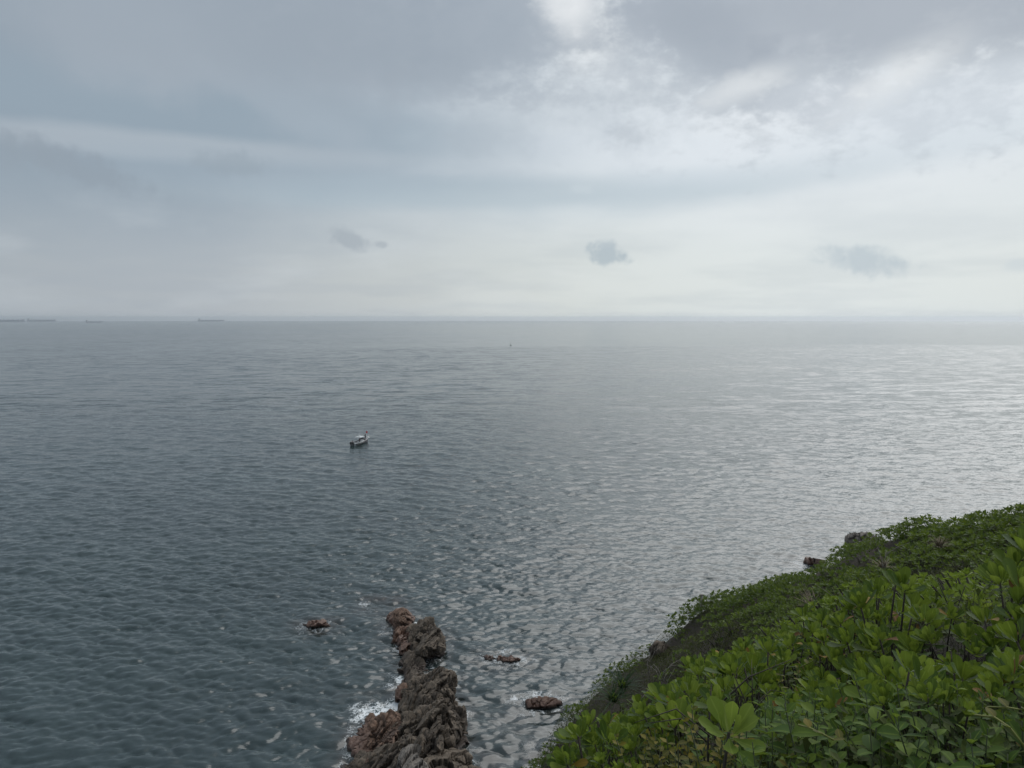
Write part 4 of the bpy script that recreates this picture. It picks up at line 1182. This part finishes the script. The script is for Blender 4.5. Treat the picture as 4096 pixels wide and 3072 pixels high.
# --- the shrubs that stand out
def special(name, tips, label, leaves, size, nl, cup=(76, 20), stem=.5):
    base_ = at_y(tips[0][0], tips[0][1], tips[0][2])
    gz = float(ground_z(np.array([base_[0]]), np.array([base_[1]]))[0])
    gz = min(gz, base_[2] - .15)
    root = empty(name, (base_[0], base_[1], gz), 0, label, 'shrub')
    for (u, v, y, ax) in tips:
        q = Vector(at_y(u, v, y)) - Vector((base_[0], base_[1], gz))
        b = branch_obj(root, (0, 0, -.1), q, .006, .004)
        rosette(b, q, ax, leaves, nl, size, .02, cup)
    return root
special('broad_leaved_shrub', [(2915, 2930, 1.72, (-.15, -.35, 1))], 'single large pale green rosette of paddle leaves standing proud of the bank', L_PALE, .080, 12, (76, 14))
special('broad_leaved_shrub', [(2795, 2690, 6.4, (0, -.2, 1)), (2760, 2672, 6.6, (-.5, 0, 1)), (2830, 2668, 6.6, (.4, 0, 1)), (2768, 2745, 6.2, (-.4, -.3, 1))], 'green shrub on a bare stem alone against the brown slope', L_OBO, .125, 13)
special('broad_leaved_shrub', [(2864, 2640, 7.2, (0, -.2, 1)), (2850, 2700, 6.8, (.1, -.3, 1))], 'green rosettes just right of the lone stemmed shrub on the brown slope', L_OBO, .12, 12)
special('broad_leaved_shrub', [(2580, 2890, 3.9, (-.3, -.2, 1)), (2620, 2960, 3.3, (-.2, -.4, 1))], 'pale shrub with tall leaves at the left end of the near bank', L_PALE, .115, 11, (84, 30))
special('broad_leaved_shrub', [(2700, 2900, 2.9, (0, -.35, 1))], 'pale upright rosette left of the large pale rosette', L_PALE, .115, 11, (84, 35))
special('broad_leaved_shrub', [(4060, 2270, 3.1, (-.2, -.2, 1)), (4110, 2200, 3.1, (.1, -.2, 1)), (4000, 2330, 3.3, (-.4, -.2, 1)), (4090, 2350, 2.9, (0, -.4, 1))], 'tall broad-leaved shrub at the right edge rising against the far ridge', L_OBO, .115, 13)
special('broad_leaved_shrub', [(3880, 2400, 4.4, (-.2, -.2, 1)), (3830, 2440, 4.6, (-.4, -.2, 1)), (3930, 2430, 4.2, (.2, -.3, 1)), (3890, 2470, 4.2, (0, -.5, 1))], 'bright upright shrub left of the tall shrub at the right edge', L_PALE, .11, 12)

# --- joined foliage for plants whose leaves are too small to pick out
LEAF5 = np.array([(0, 0, 0), (-.19, .66, .04), (0, 1, .02), (.19, .66, .04), (0, .62, -.02)])
TRI5 = np.array([(0, 3, 4), (3, 2, 4), (2, 1, 4), (1, 0, 4)])
def rot_z(a): c, s = math.cos(a), math.sin(a); return np.array([(c, -s, 0), (s, c, 0), (0, 0, 1)])
def rot_x(a): c, s = math.cos(a), math.sin(a); return np.array([(1, 0, 0), (0, c, -s), (0, s, c)])
def crown_arrays(nros, R, hgt, size, nl, seed, flat=1.0):
    r = random.Random(seed); V = []; Fc = []; T = []
    for k in range(nros):
        a = k * 2.39996 + r.uniform(-.4, .4); rr = R * math.sqrt((k + .4) / nros)
        h = hgt * r.uniform(.72, 1.12) * (1 - .5 * (rr / R) ** 2)
        A = np.array(aim((math.cos(a) * rr / R * .9 + r.uniform(-.2, .2), math.sin(a) * rr / R * .9 + r.uniform(-.2, .2), flat)).to_3x3())
        tip = np.array((rr * math.cos(a), rr * math.sin(a), h)); tint = r.random(); a0 = r.uniform(0, 6)
        for i in range(nl):
            f = (i + .5) / nl; e = math.radians(74 - 68 * f + r.uniform(-8, 8)); L = size * (.65 + .4 * f) * r.uniform(.8, 1.15)
            M = A @ rot_z(a0 + i * 2.4 + r.uniform(-.2, .2)) @ rot_x(e)
            Fc.append(TRI5 + len(V) * 5); V.append((LEAF5 * L * (1.15, 1, 1)) @ M.T + tip); T += [(tint + r.uniform(-.12, .12)) % 1] * 5
    return np.concatenate(V), np.concatenate(Fc), np.array(T)
def scrub_arrays(n, R, hgt, size, seed):
    """twiggy small-leaved scrub: little leaves scattered through a low mound"""
    r = random.Random(seed); V = []; Fc = []; T = []
    for i in range(n):
        a = r.uniform(0, 6.28); rr = R * math.sqrt(r.random()); h = hgt * (1 - .6 * (rr / R) ** 2) * r.uniform(.25, 1.05)
        M = rot_z(r.uniform(0, 6.28)) @ rot_x(math.radians(r.uniform(-20, 75)))
        L = size * r.uniform(.6, 1.3)
        Fc.append(TRI5 + i * 5); V.append((LEAF5 * L * (1.0, 1, 1)) @ M.T + (rr * math.cos(a), rr * math.sin(a), h)); T += [r.random()] * 5
    return np.concatenate(V), np.concatenate(Fc), np.array(T)
def fol_mesh(arr, m, name='foliage'):
    me = mesh_np(name, arr[0], arr[1], False, m); attr(me, 'tint', arr[2]); return me
KINDS = {}
def add_kind(key, arrs, m):
    KINDS[key] = [(a, fol_mesh(a, m)) for a in arrs]
add_kind('mid', [crown_arrays(12, .40, .46, .10, 11, s) for s in range(5)], G_BRIGHT)
add_kind('ridge', [crown_arrays(15, .60, .58, .165, 9, 20 + s, 1.6) for s in range(6)], G_FAR)
add_kind('dull', [scrub_arrays(190, .55, .50, .070, 40 + s) for s in range(5)], G_DULL)
def stem_mesh(R, hgt, seed):
    r = random.Random(seed); mb = MB()
    for k in range(5):
        a = k * 1.26 + r.uniform(-.4, .4)
        mb.tube([(0, 0, -.2), (R * .35 * math.cos(a), R * .35 * math.sin(a), hgt * .4), (R * .75 * math.cos(a), R * .75 * math.sin(a), hgt * .8)], [.02, .014, .006], 4)
    return mb.mesh('stems', BARK)
STEMS = [stem_mesh(.5, .5, s) for s in range(3)]
def mid_label(u, v, y, kind, s):
    size = 'large' if s > 1.05 else ('small' if s < .88 else 'middling')
    if kind == 'dull':
        where = 'on the upper right ridge' if v < 2420 else 'at the foot of the bare slope' if v > 2850 else 'on the bare slope left of the lone stemmed shrub' if u < 2700 else 'in the gully behind the near bank'
        return f'{size} dull brownish scrub bush {where}'
    if kind == 'mid':
        where = 'above the lone stemmed shrub' if u < 3000 else 'below the straw tuft' if u < 3350 else 'on the saddle right of the straw tuft' if u < 3700 else 'behind the tall shrub at the right edge'
        return f'{size} green rosette shrub {where}, back of near bank'
    rl = to_ridge(u)
    where = 'low on the seaward slope' if u < 2500 else 'left of the round dark bush' if u < 2780 else 'right of the round dark bush' if u < 3050 else 'left of the surf at the shore rock' if u < 3220 else 'left of the grey boulder' if u < 3420 else 'right of the grey boulder' if u < 3650 else 'toward the right end of the ridge' if u < 3880 else 'in the top right corner of the hill'
    row = 'on the ridge line ' if v < rl + 45 else 'just below the ridge line ' if v < rl + 110 else 'well below the ridge line '
    return f'{size} green shrub {row}{where}'
def to_ridge(u):
    us = [s[0] for s in SIL]; vs = [s[1] for s in SIL]
    return float(np.interp(u, us, vs))
plants = []
P, U, Vv = scatter(11000, 5.6, 34, lambda x, y: .31 if y < 13 else .40, 55, 150)
B = brown(U, Vv)
r = np.random.default_rng(5)
for i in range(len(P)):
    x, y, z = P[i]
    if y < 6.4 and r.random() < .5: continue
    near_bank = y < 13.5
    b = 0 if (y < 9.5 and Vv[i] > 2420) else B[i]
    if near_bank and U[i] < 3300 and Vv[i] < bank_edge(U[i]) + 40: b = 1.0 if Vv[i] < bank_edge(U[i]) + 15 else .6
    if r.random() < min(.97, b * 1.5): kind = 'dull'
    elif near_bank and y < 13.5: kind = 'mid'
    else: kind = 'ridge'
    if kind == 'dull' and r.random() < .08: continue
    if kind == 'ridge' and r.random() < .10: kind = 'dull'
    plants.append((math.hypot(x, y), x, y, kind, U[i], Vv[i]))
plants.sort()
counts = {}; stuff = {}
LIMIT = {'mid': 140, 'ridge': 290, 'dull': 200}
NAMES = {'mid': 'rosette_shrub', 'ridge': 'ridge_shrub', 'dull': 'scrub_bush'}
GRPS = {'mid': 'rosette shrubs behind the near bank', 'ridge': 'small shrubs on the far ridge', 'dull': 'dull scrub bushes on the slope'}
for d, x, y, kind, u, v in plants:
    k = r.integers(len(KINDS[kind])); arr, me = KINDS[kind][k]
    s = r.uniform(.7, 1.1) * (1 + .9 * float(fbm(np.array([[x * .35, y * .35, 2.0]]), 2)[0])); a = r.uniform(0, 6.28)
    gz = float(ground_z(np.array([x]), np.array([y]))[0]) - .08
    if counts.get(kind, 0) < LIMIT[kind]:
        counts[kind] = counts.get(kind, 0) + 1
        o = bpy.data.objects.new(NAMES[kind], None); o.empty_display_size = .2; link(o)
        o.location = (x, y, gz); o.rotation_euler = (0, 0, a); o.scale = (s, s, s)
        tag(o, mid_label(u, v, y, kind, s), 'shrub' if kind != 'dull' else 'bush', GRPS[kind])
        f = obj('foliage', me, o); f['kind'] = 'stuff'
        obj('stems', STEMS[k % 3], o)
    else:
        q = stuff.setdefault(kind, [[], [], [], 0])
        q[0].append((arr[0] * s) @ rot_z(a).T + (x, y, gz)); q[1].append(arr[1] + q[3]); q[2].append((arr[2] + r.random()) % 1); q[3] += len(arr[0])
for kind, q in stuff.items():
    me = fol_mesh((np.concatenate(q[0]), np.concatenate(q[1]), np.concatenate(q[2])), {'mid': G_BRIGHT, 'ridge': G_FAR, 'dull': G_DULL}[kind], 'shrub_cover')
    tag(obj('shrub_cover', me), {'mid': 'thick cover of rosette shrubs behind the bank', 'ridge': 'thick cover of tiny green shrubs over the far ridge', 'dull': 'thick cover of brownish scrub over the slope'}[kind], 'shrubs', kind='stuff')
print('plants', counts, {k: len(q[0]) for k, q in stuff.items()}, 'near', n_near, 'dark', cnt)

# --- dead stems, dry grass and leaf litter over all the ground
def ribbons(n, seed, ylo, yhi, pick, Lr, wd, lean):
    r = np.random.default_rng(seed)
    y = ylo * (yhi / ylo) ** r.random(n * 4); x = (r.random(n * 4) * 1.0 - .12) * y * .95
    z = canopy_z(x, y); u, v = to_px(x, y, z)
    ok = (u > 1950) & (u < 4250) & (v > 1900) & (v < 3250) & (r.random(n * 4) < pick(u, v, y))
    x, y = x[ok][:n], y[ok][:n]; n = len(x); z = ground_z(x, y) - .02
    L = r.uniform(*Lr, n) * (1 if True else 1); az_ = r.uniform(0, 6.28, n); tl = r.uniform(*lean, n)
    dr = np.stack([np.cos(az_) * np.sin(tl), np.sin(az_) * np.sin(tl), np.cos(tl)], 1)
    sd = np.stack([-np.sin(az_), np.cos(az_), az_ * 0], 1) * wd * r.uniform(.6, 1.4, n)[:, None]
    b0_ = np.stack([x, y, z], 1)
    m1 = b0_ + dr * (L * .55)[:, None] + r.normal(size=(n, 3)) * .05 * L[:, None]
    e1 = b0_ + dr * L[:, None] + np.stack([np.cos(az_) * .18, np.sin(az_) * .18, -.12 + az_ * 0], 1) * L[:, None] + r.normal(size=(n, 3)) * .08 * L[:, None]
    V = np.stack([b0_ - sd, b0_ + sd, m1 + sd * .8, m1 - sd * .8, e1 + sd * .3, e1 - sd * .3], 1).reshape(-1, 3)
    o_ = (np.arange(n) * 6)[:, None]
    Fc = np.concatenate([o_ + [0, 1, 2, 3], o_ + [3, 2, 4, 5]])
    return V, Fc, np.repeat(r.random(n), 6)
V, Fc, T = ribbons(38000, 61, 7.5, 34, lambda u, v, y: .06 + .94 * np.maximum(brown(u, v), (v < bank_edge(u) + 30) * (y < 13) * (u < 3250)), (.10, .34), .0045, (.2, 1.35))
me = mesh_np('dry_scrub', V, Fc, False, DRYM); attr(me, 'tint', T)
tag(obj('dry_scrub', me), 'dry grey brown stems and grass covering the bare slope', 'scrub', kind='stuff')
V, Fc, T = ribbons(9000, 62, 1.4, 9, lambda u, v, y: .8, (.10, .30), .0013, (.1, 1.1))
me = mesh_np('dead_twigs', V, Fc, False, DRYM); attr(me, 'tint', T)
tag(obj('dead_twigs', me), 'thin dead twigs tangled beneath the near shrubs', 'twigs', kind='stuff')
r = np.random.default_rng(63); n = 30000
y = 1.2 * (34 / 1.2) ** r.random(n); x = (r.random(n) - .12) * y * .95
Rl = []
z = ground_z(x, y); L = np.clip(.030 + .0022 * y, .03, .075) * r.uniform(.6, 1.4, n)
h = r.random(n) * np.where(y < 9, .26, .16)
VV = []
az_ = r.uniform(0, 6.28, n); tl = r.uniform(-.3, 1.1, n)
fx = np.stack([np.cos(az_), np.sin(az_), az_ * 0], 1); fy = np.stack([-np.sin(az_) * np.cos(tl), np.cos(az_) * np.cos(tl), np.sin(tl)], 1); fz = np.cross(fx, fy)
VV = (np.stack([x, y, z + h], 1)[:, None] + L[:, None, None] * (LEAF5[None, :, :1] * 1.3 * fx[:, None] + LEAF5[None, :, 1:2] * fy[:, None] + LEAF5[None, :, 2:] * fz[:, None])).reshape(-1, 3)
FF = (TRI5[None] + (np.arange(n) * 5)[:, None, None]).reshape(-1, 3)
me = fol_mesh((VV, FF, np.repeat(r.random(n), 5)), leaf_mat('ground_cover_leaf', (.030, .040, .014, 1), (.050, .070, .022, 1), (.085, .105, .032, 1), .2, .7), 'ground_cover')
tag(obj('ground_cover', me), 'low small-leaved ground cover under all the shrubs', 'ground cover', kind='stuff')

# --- single things on the hill: boulder, post, straw tuft, strap-leaved plant, bare branches, vines
q = np.array(at_y(3455, 2160, 31.5)); wx = 31.5 / F
bd = [(-78 * wx, 0, .0), (-52 * wx, .1, .34), (-10 * wx, .1, .52), (25 * wx, 0, .50), (62 * wx, 0, .28), (72 * wx, .1, -.1), (0, -.5, .2), (30 * wx, .8, .3), (-40 * wx, .8, .2), (-80 * wx, 0, -.6), (80 * wx, 0, -.6), (0, -.7, -.6), (0, 1.0, -.6)]
me = rock_mesh('boulder', [tuple(np.array(b_)) for b_ in bd], GREY, 40, .35, 41, False)
q[2] -= .22
tag(obj('boulder', me, None, tuple(q)), 'rounded grey brown boulder on the ridge line against the sea', 'boulder')
q = at_y(3640, 2118, 29); me = rock_mesh('boulder', [(-.5, 0, 0), (-.2, 0, .25), (.3, 0, .2), (.5, 0, -.1), (0, .5, .1), (0, -.4, 0), (-.4, 0, -.5), (.5, 0, -.5), (0, .4, -.5)], ROCK, 20, .4, 44, False)
q = at_y(2640, 2588, 31.2)
tag(obj('boulder', me, None, (q[0], q[1], q[2] - .05)), 'small brown boulder on the lower ridge line above the scrub', 'boulder')
q = at_y(2806, 2400, 31.8); pz = float(ground_z(np.array([q[0]]), np.array([q[1]]))[0])
post = empty('marker_post', (q[0], q[1], pz), 0, 'short pale post on the ridge line beside the dark round bush', 'post')
tp = at_y(2806, 2382, 31.8)[2] - pz
MB().tube([(0, 0, -.2), (0, 0, tp)], .045, 8).build('shaft', TWIG, post, True)
MB().box((0, 0, tp + .03), (.16, .10, .06), 0, .9, .01).build('cap', TWIG, post)
q = at_y(2838, 2425, 31.5); rb = empty('round_bush', (q[0], q[1], q[2] - .45), 0, 'dark round bush on the ridge line beside the pale post', 'bush')
f = obj('foliage', fol_mesh(scrub_arrays(900, .75, .85, .075, 91), G_FAR), rb); f['kind'] = 'stuff'; obj('stems', STEMS[0], rb)
def blade_clump(n, L, wd, lean, seed, droop=.35):
    r = random.Random(seed); mb = MB()
    for i in range(n):
        a = r.uniform(0, 6.28); t_ = r.uniform(*lean); l = L * r.uniform(.6, 1.1)
        d = Vector((math.cos(a) * math.sin(t_), math.sin(a) * math.sin(t_), math.cos(t_))); s = Vector((-math.sin(a), math.cos(a), 0)) * wd
        b_ = Vector((r.uniform(-.08, .08), r.uniform(-.08, .08), 0)) * L * 1.5
        V = []
        for k, f in enumerate((0, .35, .7, 1.0)):
            c_ = b_ + d * l * f + Vector((math.cos(a), math.sin(a), -1)) * droop * l * f * f * .5
            w_ = (1, .9, .6, .08)[k]
            V += [c_ - s * w_, c_ + s * w_]
        mb.add(V, [(0, 1, 3, 2), (2, 3, 5, 4), (4, 5, 7, 6)])
    return mb
for k, o in enumerate(sp):
    if 'label' not in o:
        for c in list(o.children_recursive): bpy.data.objects.remove(c)
        bpy.data.objects.remove(o)
for (u, v, y, s, lb) in ((3260, 2385, 19.5, 1.0, 'big tuft of dry straw coloured grass on the far ridge'), (3530, 2245, 18.5, .5, 'small grey dry grass tuft below the grey boulder'), (3760, 2160, 19.0, .55, 'dry grass tuft on the upper right ridge')):
    q = at_y(u, v, y)
    g_ = empty('dry_grass_tuft', (q[0], q[1], q[2] - .35 * s), 0, lb, 'grass tuft', 'dry grass tufts')
    blade_clump(70, .75 * s, .011, (.1, 1.2), int(u), .5).build('blades', STRAW, g_)
for (u, v, y, lb) in ((2490, 2715, 24, 'dark green strap-leaved plant low on the seaward slope'), (2455, 2770, 23.5, 'smaller dark strap-leaved plant below the other on the seaward slope')):
    q = at_y(u, v, y); g_ = empty('strap_leaved_plant', (q[0], q[1], q[2] - .3), 0, lb, 'plant')
    blade_clump(60, .85, .022, (.2, 1.3), int(v), .6).build('leaves', leaf_mat('strap_leaf', (.012, .036, .014, 1), (.022, .052, .02, 1), (.035, .07, .025, 1)), g_)
def bare(u, v, y, s, seed, label, m=TWIG, n=6):
    r = random.Random(seed); q = at_y(u, v, y)
    o = empty('bare_branch', (q[0], q[1], q[2] - .2 * s), 0, label, 'branch', 'bare dead branches')
    mb = MB(); mb.tube([(0, 0, -.3), (r.uniform(-.1, .1) * s, 0, .2 * s), (r.uniform(-.2, .2) * s, r.uniform(-.1, .1) * s, .45 * s)], [.008 * s, .006 * s, .003 * s], 5); mb.build('stem', m, o, True)
    for k in range(n):
        a = r.uniform(0, 6.28); h = r.uniform(.0, .35) * s; e = r.uniform(.1, .35) * s
        MB().tube([(0, 0, h), (math.cos(a) * e * .6, math.sin(a) * e * .4, h + e * .5), (math.cos(a) * e * 1.3, math.sin(a) * e * .8, h + e * r.uniform(.2, 1.0))], [.0045 * s, .0035 * s, .0015 * s], 4).build('twig', m, o, True)
for a in ((2555, 2840, 8.5, 1.0, 1, 'white bare branch against the brown slope above the bank tip'), (2650, 2720, 16, 1.4, 2, 'thin bare branch in the middle of the brown slope'), (2600, 2650, 22, 1.6, 3, 'pale bare branch on the upper brown slope'), (3540, 2240, 17, 1.4, 4, 'curved pale bare branch below the grey boulder'), (3350, 2440, 13, 1.3, 5, 'grey dead branch before the straw tuft'), (3790, 2460, 4.0, .7, 6, 'dark dead branch under the bright shrubs on the right'), (3010, 2830, 2.6, .5, 7, 'pale twig right of the large pale rosette'), (2840, 2960, 2.1, .6, 11, 'dead stem left below the large pale rosette')):
    bare(*a, m=BARK if a[2] < 5 else TWIG)
VINE = plain('vine_stem', (.16, .17, .03), .6)
for pts_, lb in (([(3195, 2900, 1.62), (3240, 2912, 1.58), (3290, 2935, 1.55), (3330, 2958, 1.55), (3360, 2958, 1.57)], 'thin yellow vine stem arching over the dark saplings'),
                 ([(3900, 2860, 1.5), (3980, 2870, 1.45), (4040, 2910, 1.42), (4090, 2975, 1.4), (4130, 3050, 1.4)], 'hairy yellow vine stem in the lower right corner'),
                 ([(3950, 2828, 1.55), (4030, 2830, 1.5), (4120, 2845, 1.5)], 'thin yellow runner above the hairy vine at the right edge'),
                 ([(3200, 2670, 3.0), (3230, 2655, 2.95), (3255, 2640, 2.95)], 'short hairy shoot in the middle of the near bank')):
    W3 = [Vector(at_y(*a)) for a in pts_]
    o = empty('vine', W3[0], 0, lb, 'vine')
    MB().tube([p_ - W3[0] for p_ in W3], [.0022] * (len(W3) - 1) + [.0010], 5).build('stem', VINE, o, True)
    for k, p_ in enumerate(W3[1:]):
        l_ = bpy.data.objects.new('leaf', L_YEL[k % 4]); link(l_, o)
        setm(l_, Matrix.Translation(p_ - W3[0]) @ Matrix.Rotation(k * 2.0, 4, 'Z') @ Matrix.Rotation(.5, 4, 'X') @ Matrix.Scale(.03, 4))
